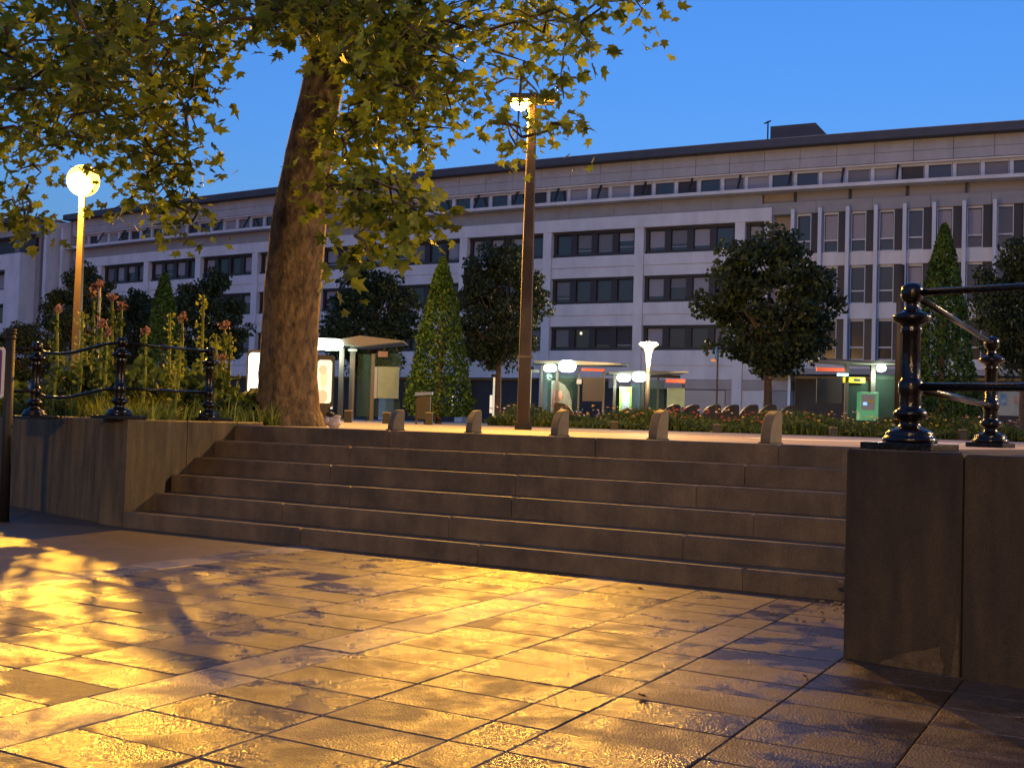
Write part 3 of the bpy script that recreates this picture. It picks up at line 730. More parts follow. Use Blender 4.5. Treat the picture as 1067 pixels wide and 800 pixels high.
# limbs run out above the frame
limbs = [[T3(345, 40, 12.2), T3(250, -60, 11.4), T3(120, -70, 10.6), T3(-30, -60, 10)], [T3(350, 0, 12.1), T3(400, -80, 11), T3(480, -90, 10.3), T3(600, -60, 9.5)],
         [T3(362, -50, 12), T3(330, -110, 10), T3(250, -110, 8.5)], [T3(340, 60, 12.3), T3(300, -10, 13), T3(230, -30, 13.5)], [T3(347, 20, 12.1), T3(390, -10, 10.8), T3(420, -40, 9.4)]]
br = MB()
for L in limbs:
    br.tube(L, [.16, .12, .08, .04][:len(L)], 8)
    for i in range(len(L)-1):
        for k in range(6): nodes.append(L[i].lerp(L[i+1], k/6))
LO = [(0, 0), (.1, -.07), (.44, .1), (.27, .27), (.52, .6), (.19, .56), (0, 1.02), (-.19, .56), (-.52, .6), (-.27, .27), (-.44, .1), (-.1, -.07)]
lv = MB()
def leaf(c, nrm, tip, s):
    nrm = nrm.normalized(); tip = (tip-nrm*tip.dot(nrm))
    if tip.length < 1e-3: tip = nrm.orthogonal()
    tip.normalize(); sd = nrm.cross(tip); cup = rg.uniform(-.25, .35); bend = rg.uniform(-.2, .3)
    vs = [c+tip*.38*s]
    for x, y in LO:
        x *= rg.uniform(.9, 1.1)
        vs.append(c+sd*x*s+tip*y*s+nrm*(cup*abs(x)+bend*(y-.4)**2-.1*cup)*s)
    lv.add(vs, [(0, 1+k, 1+(k+1) % 12) for k in range(12)])
cent = []
for u, v, ru, rv, y0, y1, cnt, ls in blobs:
    for _ in range(int(cnt*(.6 if v < 120 else .8))+1):
        r = math.sqrt(rg.random()); a = rg.uniform(0, 2*pi); Y = rg.uniform(y0, y1); uu = u+ru*r*cos(a); vv = v+rv*r*sin(a)
        if math.hypot(uu-78, vv-190) < 46 or (222 < uu < 306 and 42 < vv < 215) or (300 < uu < 335 and vv > 60 and rg.random() < .7) or (uu > 430 and vv < 80 and rg.random() < .22) or math.hypot(uu-551, vv-108) < 22: continue
        cent.append((T3(uu, vv, Y), ls*.82))
# the crown also goes on above and beside what the frame holds
for _ in range(170):
    cent.append((T3(rg.uniform(-120, 600), rg.uniform(-230, -30), rg.uniform(8, 14.5)), .19))
root = T3(350, 0, 12.1)
cent.sort(key=lambda c: (c[0]-root).length)
NP = np.array([tuple(x) for x in nodes])
for c, ls in cent:
    d = np.linalg.norm(NP-np.array(c), axis=1)+.6*np.maximum(0, c.z-NP[:, 2]); j = int(np.argmin(d)); q = Vector(NP[j])
    mid = q.lerp(c, .5)+Vector((rg.gauss(0, .06), rg.gauss(0, .06), .1*(q-c).length))
    br.tube([q, mid, c], [.016, .01, .005], 4)
    NP = np.vstack([NP, np.array(c)[None]])
    nl = rg.randint(11, 17); tw = Vector((rg.gauss(0, .6), rg.gauss(0, .6), -rg.uniform(.2, .9))).normalized()
    for k in range(nl):
        o = c+tw*rg.uniform(-.22, .3)+Vector((rg.gauss(0, .12), rg.gauss(0, .12), rg.gauss(0, .11)))
        nn = Vector((rg.gauss(0, .55), rg.gauss(0, .55)-.25, rg.uniform(.1, 1)))
        leaf(o, nn, Vector((rg.gauss(0, .6), rg.gauss(0, .6), -rg.uniform(.2, 1))), ls*rg.uniform(.45, 1.15))
br.build('branches', M['bark_d'], pt)
lv.build('crown', M['leaf'], pt)

# ================================================================== BOLLARDS
def fin_profile(Lx, H, n=10):
    pts = [(-Lx, 0)]
    for k in range(1, n+1):
        t = k/n*pi/2; pts.append((-Lx*cos(t)**.9, H*sin(t)**1.0))
    pts += [(Lx*.13, H*.985), (Lx*.17, H*.9), (Lx*.17, 0)]
    return pts
def fin_bollard(name, loc, Lx, H, th, rot, label, group, m1, m2):
    r = thing(name, loc, label, 'bollard', group)
    d = Vector((cos(rot), sin(rot), 0)); e = Vector((-d.y, d.x, 0)); l = Vector(loc)
    MB().prism(fin_profile(Lx, H), -th/2, th/2, lambda x, y, z: l+d*x+e*y+Vector((0, 0, z)), 0, 1).build('body', [M[m1], M[m2]], r, bevel=.006)
    MB().box(-Lx-.01, Lx*.19, -th/2-.008, th/2+.008, -.004, .012, 0, lambda x, y, z: l+d*x+e*y+Vector((0, 0, z))).build('foot_plate', M['dark'], r)
    return r
desc = ['leftmost, nearest the plane tree', 'second from the left, left of the lamp post', 'third from the left, just right of the tall lamp post', 'fourth from the left, in front of the mushroom lamp', 'rightmost and largest, in front of the round tree']
for i, (u, v, w_, h_) in enumerate([(412, 447.5, 21, 19.5), (493, 451, 19, 21.5), (583, 455, 22.5, 25), (686, 459, 25, 28), (804, 463.5, 28, 31)]):
    # stand just behind the top step
    X, Y_, H_ = ray(u, v); tan = X/Y_
    pp = 8.66; Yb = pp/(cos(AZ)+tan*sin(AZ))
    k = Yb/F_PX
    loc = Vector((tan*Yb+w_*.2*k, Yb+.06, TOP-.004))
    fin_bollard('stone_bollard', loc, w_*.55*k*1.05, h_*k*1.12, .10, radians(36), 'fin shaped stone bollard, '+desc[i], 'fin bollards along the top of the steps', 'bollard', 'bollard')
for i, (u, v) in enumerate([(534, 421), (573, 419), (697, 421), (717, 421), (739, 421), (758, 421), (778, 421), (797, 421), (818, 422)]):
    Y = 35.5; t = at(u, v, Y); 
    fin_bollard('curved_barrier', (t.x+.25, Y, TOP-.006), .62, t.z-TOP+.0, .16, radians(8) if i > 1 else radians(172), 'large dark curved barrier behind the flower bed, %s' % ['leftmost of the row behind the lamp post', 'second, beside the round poster', 'under the lit poster panel', 'left end of the shutter', 'at the foot of the blue round sign', 'middle of the shutter', 'left one before the white panel', 'right one before the white panel', 'beside the round tree trunk'][i], 'dark curved barriers behind the flower bed', 'dark', 'dark')
for u, v0, v1, nm in [(363, 425, 438, 'under the left shelter post'), (403, 428, 440, 'just left of the leftmost fin bollard'), (447, 431, 444.5, 'beside the litter bin'), (640, 441, 449.5, 'at the bed edge left of centre'), (747, 443, 452, 'at the bed edge in the middle'), (868, 445.5, 455, 'at the bed edge on the right'), (1003, 447.5, 459, 'behind the right railing')]:
    Y = 24 if u < 500 else 27; c = at(u, (v0+v1)/2, Y); h = (v1-v0)*Y/F_PX
    r = thing('edge_stump', (c.x, Y, TOP-.006), 'short square dark stump '+nm, 'bollard', 'short stumps along the path edge')
    MB().cbox(c.x-.08, c.x+.08, Y-.08, Y+.08, TOP-.006, TOP+h*.85, .015).build('body', M['dark'], r)
    MB().cbox(c.x-.08, c.x+.08, Y-.08, Y+.08, TOP+h*.85+.001, TOP+h*.85+.03, .01).build('cap', M['bollard'], r)

# litter bin
Y = 25; c = at(441, 425, Y)
r = thing('litter_bin', (c.x, Y, TOP-.006), 'dark litter bin with blue lid beside the cone tree', 'litter bin')
MB().box(c.x-.12, c.x+.16, Y-.14, Y+.14, TOP+.1, TOP+.62).build('body', M['dark'], r, bevel=.015)
MB().hexa([(c.x-.18, Y-.17, TOP+.62), (c.x+.2, Y-.17, TOP+.66), (c.x+.2, Y+.17, TOP+.66), (c.x-.18, Y+.17, TOP+.62), (c.x-.18, Y-.17, TOP+.7), (c.x+.2, Y-.17, TOP+.72), (c.x+.2, Y+.17, TOP+.72), (c.x-.18, Y+.17, TOP+.7)]).build('lid', mat('blue_lid', (.1, .15, .32), .4), r)
MB().box(c.x-.16, c.x-.12, Y-.1, Y+.1, TOP-.006, TOP+.62).build('leg', M['dark'], r); MB().box(c.x+.02, c.x+.06, Y-.03, Y+.03, TOP-.006, TOP+.1).build('leg', M['dark'], r)

# white knotted bag by the trunk foot
def blob(mb, c, rx, ry, rz, seed, mi=0, amp=.12):
    rg = random.Random(seed); vs = []; n, mm = 16, 10
    ph = [rg.uniform(0, 6) for _ in range(6)]
    for i in range(mm+1):
        t = pi*i/mm
        for k in range(n):
            a = 2*pi*k/n; b = 1+amp*sin(3*a+ph[0]+2*t)+amp*.6*sin(5*a+ph[1]-3*t)+amp*.5*sin(7*t+ph[2])
            vs.append((c[0]+rx*b*sin(t)*cos(a), c[1]+ry*b*sin(t)*sin(a), c[2]+rz*b*cos(t)))
    return mb.add(vs, [(i*n+k, (i+1)*n+k, (i+1)*n+(k+1) % n, i*n+(k+1) % n) for i in range(mm) for k in range(n)], mi)
Y = 11.2; g = at(346, 443, Y); k = Y/F_PX
r = thing('plastic_bag', (g.x, Y, TOP-.01), 'small crumpled white plastic bag with dark top at the foot of the plane tree', 'bag')
bw = mat('white_plastic', (.62, .55, .52), .35, .1, 10, trans=.2)
blob(MB(), (g.x+2*k, Y, TOP+5*k), 7.5*k, 6*k, 6.5*k, 3).build('body', bw, r, smooth=True)
blob(MB(), (g.x-5*k, Y-.02, TOP+7*k), 3.6*k, 3.6*k, 4.4*k, 5).build('loop', bw, r, smooth=True)
blob(MB(), (g.x+4.5*k, Y-.01, TOP+11*k), 4.6*k, 2.4*k, 2*k, 8).build('knot', bw, r, smooth=True)
blob(MB(), (g.x-2.6*k, Y-.01, TOP+13.5*k), 4.6*k, 3.5*k, 2.6*k, 6).build('dark_top', M['dark'], r, smooth=True)

# ================================================================== FLOWER BEDS
def blades(mb, c, h, rg, n=5, w_=.012, mi=0, spread=.25):
    for _ in range(n):
        a = rg.uniform(0, 2*pi); l = rg.uniform(.1, spread)*h; d = Vector((cos(a), sin(a), 0)); s = Vector((-d.y, d.x, 0))*w_
        hh = h*rg.uniform(.5, 1.1); m_ = c+d*l*.4+Vector((0, 0, hh*.6)); t = c+d*l*1.4+Vector((0, 0, hh))
        mb.add([c-s, c+s, m_+s*.8, m_-s*.8, t], [(0, 1, 2, 3), (3, 2, 4)], mi)
bed = MB(); rg = random.Random(9)
F0, F1 = gnd(505, 447.6, TOP), gnd(1100, 460.5, TOP)
F0 = Vector((at(508, 440, 31).x, 31.0, 0)); F1 = Vector((at(1110, 450, 26.5).x, 26.5, 0))
def bedpt(t, q): p_ = F0.lerp(F1, t); return Vector((p_.x, p_.y+q, TOP-.01))
for _ in range(9000):
    t = rg.random(); q = rg.random()**1.2*5.5; c = bedpt(t, q)
    hs = .2+.28*min(1, q/3)+.15*sin(t*23)+.1*sin(t*57+q); hs *= min(1, .45+t*9)
    blades(bed, c, max(.2, hs)*rg.uniform(.6, 1.2), rg, 6, .011, 0, .6)
    if rg.random() < .35:
        for _k in range(4): leafquads(bed, c+Vector((rg.gauss(0, .1), rg.gauss(0, .1), hs*rg.uniform(.3, .95))), .09, rg)
def flower(mb, c, s, mi, rg):
    for k in range(5):
        a = 2*pi*k/5+rg.random(); d = Vector((cos(a), sin(a)*.6, .35+.3*sin(a)))*s; e = Vector((-sin(a), cos(a), 0))*s*.4
        mb.add([c, c+d*.6+e, c+d, c+d*.6-e], [(0, 1, 2, 3)], mi)
for _ in range(330):
    t = rg.random(); q = rg.random()*3.5; c = bedpt(t, q); h = rg.uniform(.25, .62)
    mi = rg.choice([1, 1, 2, 2, 3, 4]) if t > .3 else rg.choice([1, 3, 4, 2])
    if rg.random() < .5: mi = 1 if .35 < t < .6 else (2 if .6 < t < .85 else mi)
    flower(bed, c+Vector((0, 0, h)), rg.uniform(.04, .07), mi, rg)
tag(bed.build('wildflower_bed', [M['herb'], M['red'], M['yel'], M['pink'], M['whi']]), 'low meadow bed of wild flowers with red, yellow and pink blooms across the square', 'flower bed', kind='stuff')
bs = bedpt(0, -.1), bedpt(1, -.1), bedpt(1, 5.6), bedpt(0, 5.6)
sheet('bed_soil', [(q.x, q.y) for q in bs], TOP-.002, M['soil'])
# left bank of grass
gr = MB(); rg = random.Random(10)
def lbank(): 
    a = A0-.3-rg.random()**.8*7; p_ = P0s+.45+(A0-a)*.29+rg.random()*3.6
    return a, p_
for _ in range(11000):
    a, p_ = lbank(); c = W(a, p_, TOP-.01)
    if c.x/c.y > -.205: continue
    blades(gr, c, rg.uniform(.12, .28)*(1+.35*sin(a*3)), rg, 4, .007, 0, .7)
tag(gr.build('bank_grass', M['grass']), 'tufty yellow-green grass behind the left railing', 'grass', kind='stuff')
sheet('bank_soil', [tuple(W(*q))[:2] for q in ((A0-.38, P0s+.5), (A0-.38, 9.3), (A0-9, 13), (A0-9, P0s+3))], TOP-.004, M['soil'])
# leafy shrubs low in the bank, one mass of ground cover
hb = MB(); rg = random.Random(12)
for _ in range(130):
    u = rg.uniform(10, 262); Y = rg.uniform(12.4, 14.5); c = at(u, 430, Y); c.z = TOP-.01
    hh = rg.uniform(.25, .75)*(1 if 55 < u < 235 else .55)
    hb.tube([c, c+Vector((rg.gauss(0, .05), 0, hh))], [.008, .004], 4)
    for k in range(34):
        t = rg.random(); leafquads(hb, c+Vector((rg.gauss(0, .1), rg.gauss(0, .1), hh*t)), .13, rg)
tag(hb.build('bank_foliage', M['herb']), 'leafy undergrowth around the tall flower stalks on the left bank', 'foliage', kind='stuff')
stalks = [(60, 322, 1, 'leftmost, with ragged pink head'), (90, 360, 0, 'short bare green spike beside the left lamp pole'), (86, 325, 0, 'bare green spike right of the left lamp pole'), (98, 305, 1, 'tall one with curled pink head below the drooping one'),
          (104, 296, 2, 'tallest pale stem, drooping pink head'), (117, 309, 1, 'broad pink head above the middle post'), (127, 317, 1, 'pink head just right of the middle post'), (106, 335, 1, 'short with small pink tufts behind the tallest'), (112, 345, 1, 'low pink tuft left of the middle post'),
          (152, 344, 1, 'single pink head between the middle and right posts'), (177, 326, 0, 'bare green spike right of the single pink head'), (190, 330, 1, 'pale orange head with leaning stem'), (212, 307, 0, 'tall bare green spike close to the right post'), (188, 356, 0, 'thin short green spike in the middle of the gap'),
          (225, 348, 0, 'bare green spike right of the right post'), (234, 338, 1, 'small pink head right of the right post'), (240, 346, 0, 'last bare green spike before the trunk'), (231, 372, 1, 'low pale tuft beside the right post'), (61, 395, 1, 'low pink tuft near the left post')]
for i, (u, v, k, ds) in enumerate(stalks):
    rg = random.Random(100+i); Y = rg.uniform(12.0, 13.2); t = at(u, v, Y); b = at(u-rg.uniform(2, 9), 436, Y); b.z = TOP-.01
    r = thing('flower_stalk', b, 'flower stalk: '+ds, 'flower', 'tall flower stalks on the left bank')
    mb = MB(); mb.tube([b, b.lerp(t, .5)+Vector((.02, 0, 0)), t], [.022, .018, .012], 6)
    mb.build('stem', M['grass'] if k != 2 else M['whi'], r)
    lf = MB()
    for q in range(110 if k == 0 else 80):
        tt = rg.random() if k == 0 else rg.random()*.9; c = b.lerp(t, tt); sp_ = .03 if k == 0 else .055*(1.2-tt)
        leafquads(lf, c+Vector((rg.gauss(0, sp_), rg.gauss(0, sp_), 0)), .05 if k == 0 else .075, rg)
    lf.build('leaves', M['herb'] if k != 0 else M['grass'], r)
    if k:
        fl_ = MB()
        for q in range(46):
            c = t+Vector((rg.gauss(0, .024), rg.gauss(0, .024), rg.gauss(-.01, .024))); leafquads(fl_, c, .04, rg)
        if k == 2:
            for q in range(26): leafquads(fl_, t+Vector((-.05+rg.gauss(0, .025), 0, rg.gauss(-.03, .02))), .05, rg)
        fl_.build('bloom', M['pink'], r)

# ================================================================== SHELTERS AND KIOSKS
def pxpart(root, name, rects, Y, m, dep=.06, bevel=0):
    mb = MB()
    for q in rects: pxbox(mb, *q, Y, dep)
    return mb.build(name, m, root, bevel=bevel)
def portrait(root, u0, v0, u1, v1, Y, board, seed=0):
    # a lit poster: soft bands of colour and a plain head-and-shoulders shape
    cx, cw = (u0+u1)/2, (u1-u0)
    c = at(cx, v0+(v1-v0)*.42, Y); k = Y/F_PX
    def ell(name, ux, vz, rx, rz, col, y, s=.9):
        cc = at(cx+ux, v0+vz, Y); mb = MB()
        pts = [(rx*k*cos(a*pi/12), rz*k*sin(a*pi/12)) for a in range(24)]
        mb.prism(pts, -y, -y+.004, lambda x, yy, z: (cc.x+x, Y+yy, cc.z+z)); mb.build(name, emis('poster_ink', col, s*KE*.8), board)
    h = v1-v0
    ell('printed_shoulders', -cw*.1, h*.82, cw*.36, h*.16, (.5, .22, .12), .012)
    ell('printed_head', 0, h*.4, cw*.3, h*.24, (.75, .55, .3), .018)
    ell('printed_hair', -cw*.05, h*.2, cw*.3, h*.11, (.4, .3, .15), .024)
def shelter(Y, label, canopy, lights, posts, glass, panels, power, floorv):
    b = at((canopy[0]+canopy[3])/2, floorv, Y); b.z = TOP-.006
    r = thing('bus_shelter', b, label, 'bus shelter', 'bus shelters across the square')
    u0, um, vm, u1, vl, vr, vb = canopy   # left tip, peak x, peak y, right tip, left y, right y, underside y
    mb = MB()
    a, m_, c_, d_ = at(u0, vl, Y), at(um, vm, Y), at(u1, vr, Y), at(um, vb, Y)
    dp = 1.5
    mb.hexa([(a.x, Y-.4, a.z-.03), (m_.x, Y-.4, d_.z), (m_.x, Y+dp, d_.z), (a.x, Y+dp, a.z-.03), (a.x, Y-.4, a.z+.03), (m_.x, Y-.4, m_.z), (m_.x, Y+dp, m_.z), (a.x, Y+dp, a.z+.03)])
    mb.hexa([(m_.x+.002, Y-.4, d_.z), (c_.x, Y-.4, c_.z-.02), (c_.x, Y+dp, c_.z-.02), (m_.x+.002, Y+dp, d_.z), (m_.x+.002, Y-.4, m_.z), (c_.x, Y-.4, c_.z+.02), (c_.x, Y+dp, c_.z+.02), (m_.x+.002, Y+dp, m_.z)])
    roof = mb.build('roof', M['canopy'], r)
    for (x0, y0, x1, y1) in lights:
        q = at((x0+x1)/2, (y0+y1)/2, Y-.5); k = Y/F_PX; l = (x1-x0)/2*k; h = (y1-y0)/2*k
        mb = MB(); pts = rrect(l, h, h*.95)
        mb.prism(pts, -.1, .1, lambda x, yy, z: (q.x+x, q.y+yy, q.z+z)); mb.build('light_unit', M['tube'], roof)
    q = at((lights[0][0]+lights[0][2])/2, lights[0][3]+4, Y-.3); point('shelter_light', q, power*.032, (.8, 1, .8), .15, r)
    for (u, v, wd) in posts:
        t = at(u, v, Y); mb = MB(); mb.box(t.x-wd/2, t.x+wd/2, Y+.3, Y+.3+wd, TOP-.006, t.z); mb.build('post', M['steel'], r)
    for (x0, y0, x1, y1) in glass:
        p_ = at((x0+x1)/2, y0, Y); hw = (x1-x0)/2*Y/F_PX
        MB().box(p_.x-hw, p_.x+hw, Y+.5, Y+.515, TOP+.15, p_.z).build('glass_panel', M['glass'], r)
    for (x0, y0, x1, y1, m) in panels:
        o = pxpart(r, 'information_panel', [(x0, y0, x1, y1)], Y+.2, m, .06)
    return r
s1 = shelter(38, 'left bus shelter with pointed grey roof beside the plane trunk', (345, 377, 350.5, 421, 357, 356.5, 361.5), [(325.5, 353, 357, 364.5)], [(355, 362, .16), (366.5, 358, .17), (388, 368, .12)],
             [(371, 368, 388, 440), (390, 367, 417, 440)], [(393.5, 382, 415.5, 415, M['poster']), (390, 382, 393, 415, M['blind']), (363, 363.5, 372, 366, M['clad_g']), (394, 366, 404, 372, M['pink'])], 480, 440)
ad = thing('advert_board', (at(338, 430, 37).x, 37, TOP-.006), 'lit advertising board with a pale portrait under the left shelter roof', 'advert board')
def rboard(root, name, u0, v0, u1, v1, Y, m, dep, rad):
    c = at((u0+u1)/2, (v0+v1)/2, Y); k = Y/F_PX
    return MB().prism(rrect((u1-u0)/2*k, (v1-v0)/2*k, rad), 0, dep, lambda x, y, z: (c.x+x, Y+y, c.z+z)).build(name, m, root)
rboard(ad, 'frame', 328, 370, 347.5, 424, 37, M['dark'], .2, .12)
pxpart(ad, 'foot', [(333, 424, 342, 438.5)], 37.02, M['dark'], .15)
bo = rboard(ad, 'lit_face', 330.5, 375, 345.5, 420, 36.97, emis('poster_glow', (.75, 1, .65), .75*KE), .028, .1)
portrait(ad, 330, 376, 345, 421, 36.97, bo)
ad2 = thing('advert_board', (at(264, 430, 34).x, 34, TOP-.006), 'tall brilliant white lit advertising board just left of the plane trunk', 'advert board')
rboard(ad2, 'frame', 256.5, 364.5, 284, 424, 34, M['dark'], .2, .15)
pxpart(ad2, 'foot', [(262, 424, 278, 439)], 34.02, M['dark'], .15)
rboard(ad2, 'lit_face', 258.5, 367.5, 282, 420, 33.96, M['adlight'], .038, .12)
s2 = shelter(50, 'middle bus shelter with two bright lights right of the tall lamp post', (556, 600, 376.5, 655, 377, 380, 380.5), [(566.5, 380, 580, 387), (582, 375.5, 600, 387.5)], [(565, 380, .1), (581, 384, .12), (604, 383, .08), (630, 385, .1)],
             [(566, 388, 581, 430), (582, 390, 604, 430)], [(607, 393, 629, 418, M['wframe']), (601, 395, 606, 400, M['blind']), (550, 385, 562, 388, M['canopy'])], 220, 434)
arch = MB(); c = at(585, 420, 50.4); k = 50.4/F_PX
arch.prism([(-11*k, -10*k), (11*k, -10*k), (10.6*k, 2*k), (8*k, 12*k), (3*k, 19*k), (-4*k, 23*k), (-11*k, 23.5*k)], 0, .05, lambda x, y, z: (c.x+x, 50.4+y, c.z+z)); pa = arch.build('round_topped_poster', mat('grey_poster', (.13, .15, .14), .4, .2, 3), s2)
blob(MB(), (c.x-1.5*k, 50.38, c.z+8*k), 2.6*k, .03, 5*k, 4, amp=.05).build('printed_figure', mat('print_brown', (.3, .17, .13), .5), pa)
blob(MB(), (c.x-7.5*k, 50.38, c.z+5*k), 1.5*k, .03, 9*k, 7, amp=.08).build('printed_figure', mat('print_red', (.4, .12, .12), .5), pa)
pxpart(s2, 'red_sign', [(606, 384, 630, 386.6)], 50.2, M['redsign'], .08)
s3 = shelter(50.5, 'right of centre bus shelter under the mushroom lamp, with green panel', (634, 672, 386.5, 716, 388.5, 388, 391), [(643, 389.5, 657, 397.5), (659, 387.5, 673.5, 397.5)], [(641.5, 390, .13), (671, 394, .1), (687, 392, .08), (713.5, 398, .1)],
             [(658, 400, 671, 432), (673, 396, 694, 432)], [(695, 404, 713.5, 424, M['poster']), (645.5, 403, 658, 430, mat('leaf_green_panel', (.25, .55, .06), .5, emit=(.3, .7, .1), es=.25*KE)), (675, 390.5, 709, 393.5, M['shutter'])], 330, 436)
pxpart(s3, 'information_panel', [(648, 409, 656, 427)], 50.65, mat('blue_white_notice', (.2, .3, .42), .4, col2=(.55, .6, .62), scale=2), .03)
pxpart(s3, 'red_sign', [(694, 395, 714, 398.6)], 50.3, M['redsign'], .08)
s4 = shelter(42, 'right hand bus shelter with long pale canopy behind the big iron post', (851, 905, 376.3, 962, 374.5, 379, 379.5), [(914, 380, 922.5, 387), (935, 389, 944, 393)], [(885.5, 379, .13), (913, 380, .16), (940, 380, .1)],
             [(887, 396, 912, 430), (915, 390, 945, 430)], [(851, 394, 877.5, 420, M['wframe'])], 420, 440)
pxpart(s4, 'red_sign', [(851, 383, 880, 386.8)], 42.2, M['redsign'], .1)
pxpart(s4, 'blue_lit_sign', [(873, 389, 884, 391.5)], 42.1, emis('blue_white_sign', (.3, .75, 1), 3*KE), .1)
ys = pxpart(s4, 'yellow_sign', [(879, 393, 901.5, 398.8)], 42.3, mat('yellow_sign', (.75, .55, .03), .5, emit=(1, .7, .05), es=.25*KE), .1)
pxpart(ys, 'dark_emblem', [(890, 394.5, 897, 397.2)], 42.28, M['dark'], .02)
kio = thing('ticket_machine', (at(905, 430, 41.5).x, 41.5, TOP-.006), 'green framed ticket machine with small blue screen in the right shelter', 'ticket machine')
pxpart(kio, 'case', [(896, 408.5, 915.5, 438)], 41.5, mat('green_case', (.12, .3, .16), .5, emit=(.2, .8, .35), es=.25*KE), .4, .02)
pxpart(kio, 'front_plate', [(898, 411, 912, 427)], 41.46, mat('pale_plate', (.4, .42, .38), .5), .04)
pxpart(kio, 'screen', [(899.5, 419, 903.5, 422)], 41.44, emis('blue_screen', (.1, .35, 1), 1.6*KE), .02)
pxpart(kio, 'sticker', [(905.5, 416, 909.5, 419)], 41.44, M['yel'], .02)
# notice boards at the right
nb = thing('notice_board', (at(1050, 430, 44).x, 44, TOP-.006), 'pale notice board with blue and pink pictures at the right edge', 'notice board')
pxpart(nb, 'board', [(1030, 404, 1078, 433)], 44, mat('cream_board', (.4, .4, .32), .5), .08)
pxpart(nb, 'blue_picture', [(1042, 410, 1048.5, 422)], 43.96, mat('print_blue', (.06, .18, .35), .5, col2=(.3, .4, .4), scale=5), .03)
pxpart(nb, 'pink_picture', [(1057, 412, 1064.5, 420)], 43.96, mat('print_pink', (.5, .22, .18), .5, col2=(.5, .45, .35), scale=5), .03)
pxpart(nb, 'leg', [(1034, 433, 1036, 442)], 44, M['dark'], .08); pxpart(nb, 'leg', [(1070, 433, 1072, 442)], 44, M['dark'], .08)

# mushroom lamp
Y = 48; t = at(676, 358, Y); k = Y/F_PX
r = thing('mushroom_lamp', (t.x, Y, TOP-.006), 'lit mushroom shaped lamp glowing above the right of centre shelter', 'street lamp')
hz = t.z
MB().lathe([(.001, TOP-.006), (.1, TOP-.006), (.09, hz-1.3), (.001, hz-1.29)], 14, (t.x, Y, 0)).build('pole', M['steel'], r, smooth=True)
MB().lathe([(.05, hz-1.29), (.09, hz-.9), (.13, hz-.45), (.22, hz-.22), (.3, hz-.14), (.001, hz-.13)], 20, (t.x, Y, 0)).build('glowing_cone', emis('warm_cone', (1, .62, .25), 1.3*KE), r, smooth=True)
MB().lathe([(.12, hz-.14), (.32, hz-.12), (.43, hz-.03), (.36, hz+.04), (.001, hz+.08)], 24, (t.x, Y, 0)).build('lamp_disc', emis('warm_disc', (1, .72, .35), 5*KE), r, smooth=True)
point('lamp_light', (t.x, Y-.6, hz+.25), 420, (1, .65, .3), .2, r)
# round blue sign
Y = 33; b = at(746.5, 430, Y)
r = thing('round_sign', (b.x, Y, TOP-.006), 'blue and white round traffic sign seen nearly edge on', 'traffic sign')
t = at(746.5, 361, Y); MB().lathe([(.001, TOP-.006), (.028, TOP-.006), (.025, t.z), (.001, t.z+.01)], 10, (b.x, Y, 0)).build('pole', M['dark'], r)
c = at(747.5, 368, Y-.06); pts = [(.2*cos(a*pi/14), .2*sin(a*pi/14)) for a in range(28)]
ro = radians(68); frs = lambda x, y, z: (c.x+x*cos(ro)-y*sin(ro), c.y+x*sin(ro)+y*cos(ro), c.z+z)
so = MB().prism(pts, 0, .03, frs).build('sign_disc', mat('sign_blue', (.06, .2, .5), .3), r)
MB().prism([(x*.4, z*.6) for x, z in pts], .031, .034, frs).build('sign_symbol', M['white'], so)
pxpart(r, 'orange_reflector', [(741, 374, 746, 376.6)], Y-.05, mat('orange_plate', (.7, .4, .15), .4), .03)
# slim mast
Y = 30; b = at(936, 430, Y); t = at(934, 276, Y)
r = thing('slim_mast', (b.x, Y, TOP-.006), 'slim dark mast rising left of the big right iron post', 'mast')
MB().lathe([(.001, TOP-.006), (.11, TOP-.006), (.1, t.z), (.001, t.z+.03)], 12, (b.x, Y, 0)).build('pole', M['dark'], r, smooth=True)
MB().lathe([(.001, TOP-.006), (.17, TOP-.006), (.17, TOP+.04), (.12, TOP+.07)], 12, (b.x, Y, 0)).build('base_plate', M['dark'], r)
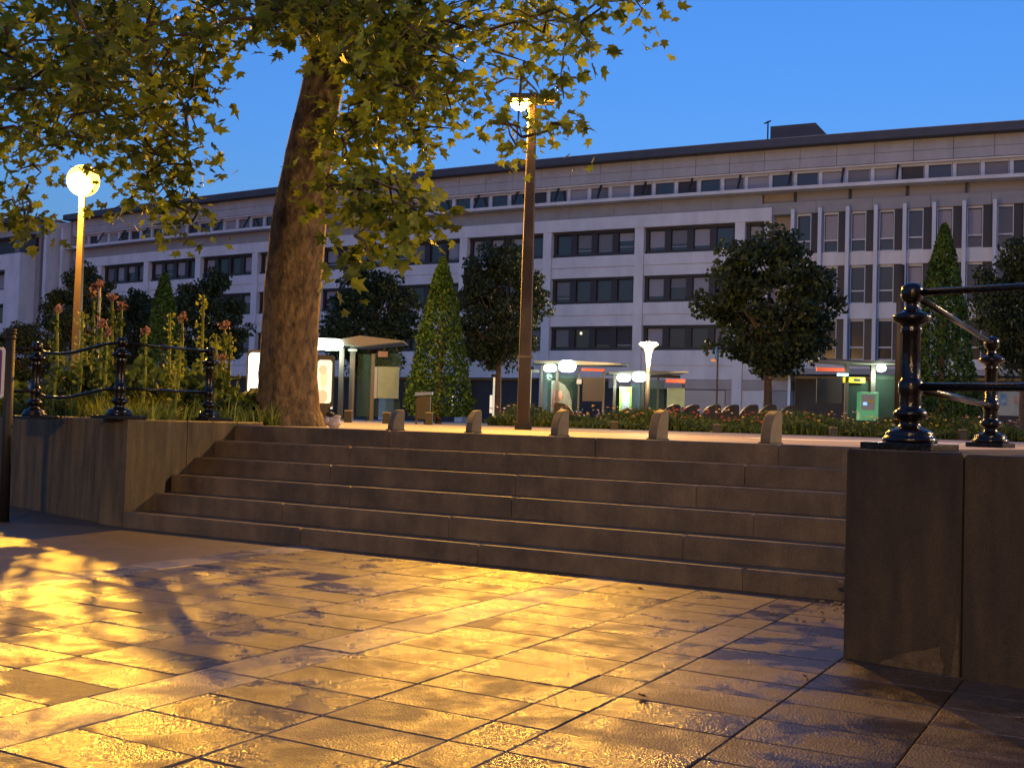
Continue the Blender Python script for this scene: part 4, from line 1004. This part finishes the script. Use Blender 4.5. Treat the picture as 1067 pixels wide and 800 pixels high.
# small path lights near the central trees
for u, v in ((515, 393), (553, 385)):
    Y = 46; t = at(u, v, Y); r = thing('path_light', (t.x, Y, TOP-.006), 'small pale tube light post %s the tall central lamp post' % ('under the round tree left of' if u < 530 else 'just right of'), 'lamp post')
    MB().box(t.x-.04, t.x+.04, Y, Y+.08, TOP-.006, t.z-.0).build('tube', mat('pale_tube', (.6, .6, .45), .4, emit=(1, .95, .7), es=.5*KE), r)
    MB().box(t.x-.12, t.x+.12, Y-.04, Y+.12, t.z+.001, t.z+.12).build('cap', M['dark'], r)

# fallen leaves and grit on the paving
dl = mat('dead_leaf', (.2, .13, .05), .7, .3, 20)
lvdesc = ['curled dead leaf in the middle of the paving', 'small dark dead leaf right of centre', 'pale dead leaf near the foot of the right wall', 'dead leaf against the lowest step, right of centre', 'dead leaf by the lowest step in the middle', 'small pale leaf near the left pale strip', 'dead leaf caught on the corner of the second step', 'dead leaf near the right frame edge']
for i, (u, v, h) in enumerate([(328, 637, 0), (668, 726, 0), (838, 706, 0), (670, 613, 0), (483, 591, 0), (250, 575, 0), (879, 607, .135), (1064, 748, 0)]):
    g = gnd(u, v, h+.004); rg = random.Random(i); sv = lv; lv = MB()
    leaf(g+Vector((0, 0, .006)), Vector((rg.gauss(0, .3), rg.gauss(0, .3), 1)), Vector((rg.gauss(0, 1), rg.gauss(0, 1), 0)), .045)
    o = lv.build('fallen_leaf', dl); lv = sv
    tag(o, lvdesc[i], 'leaf', 'dead leaves on the ground')
db = MB(); rg = random.Random(77)
for _ in range(90):
    a, p_ = -1.28-abs(rg.gauss(0, .25)), 6.9-abs(rg.gauss(0, .35)); c = W(a, p_, .004); s = rg.uniform(.003, .012)
    blob(db, c+Vector((0, 0, s*.4)), s, s, s*.6, rg.random())
for _ in range(14):
    c = W(-1.25-rg.random()*.1, 6.7-rg.random()*.12, .01+rg.random()*.02); leafquads(db, c, .05, rg)
tag(db.build('grit', mat('grit_brown', (.25, .19, .11), .8)), 'scatter of grit and leaf crumbs in the corner by the steps', 'grit', kind='stuff')
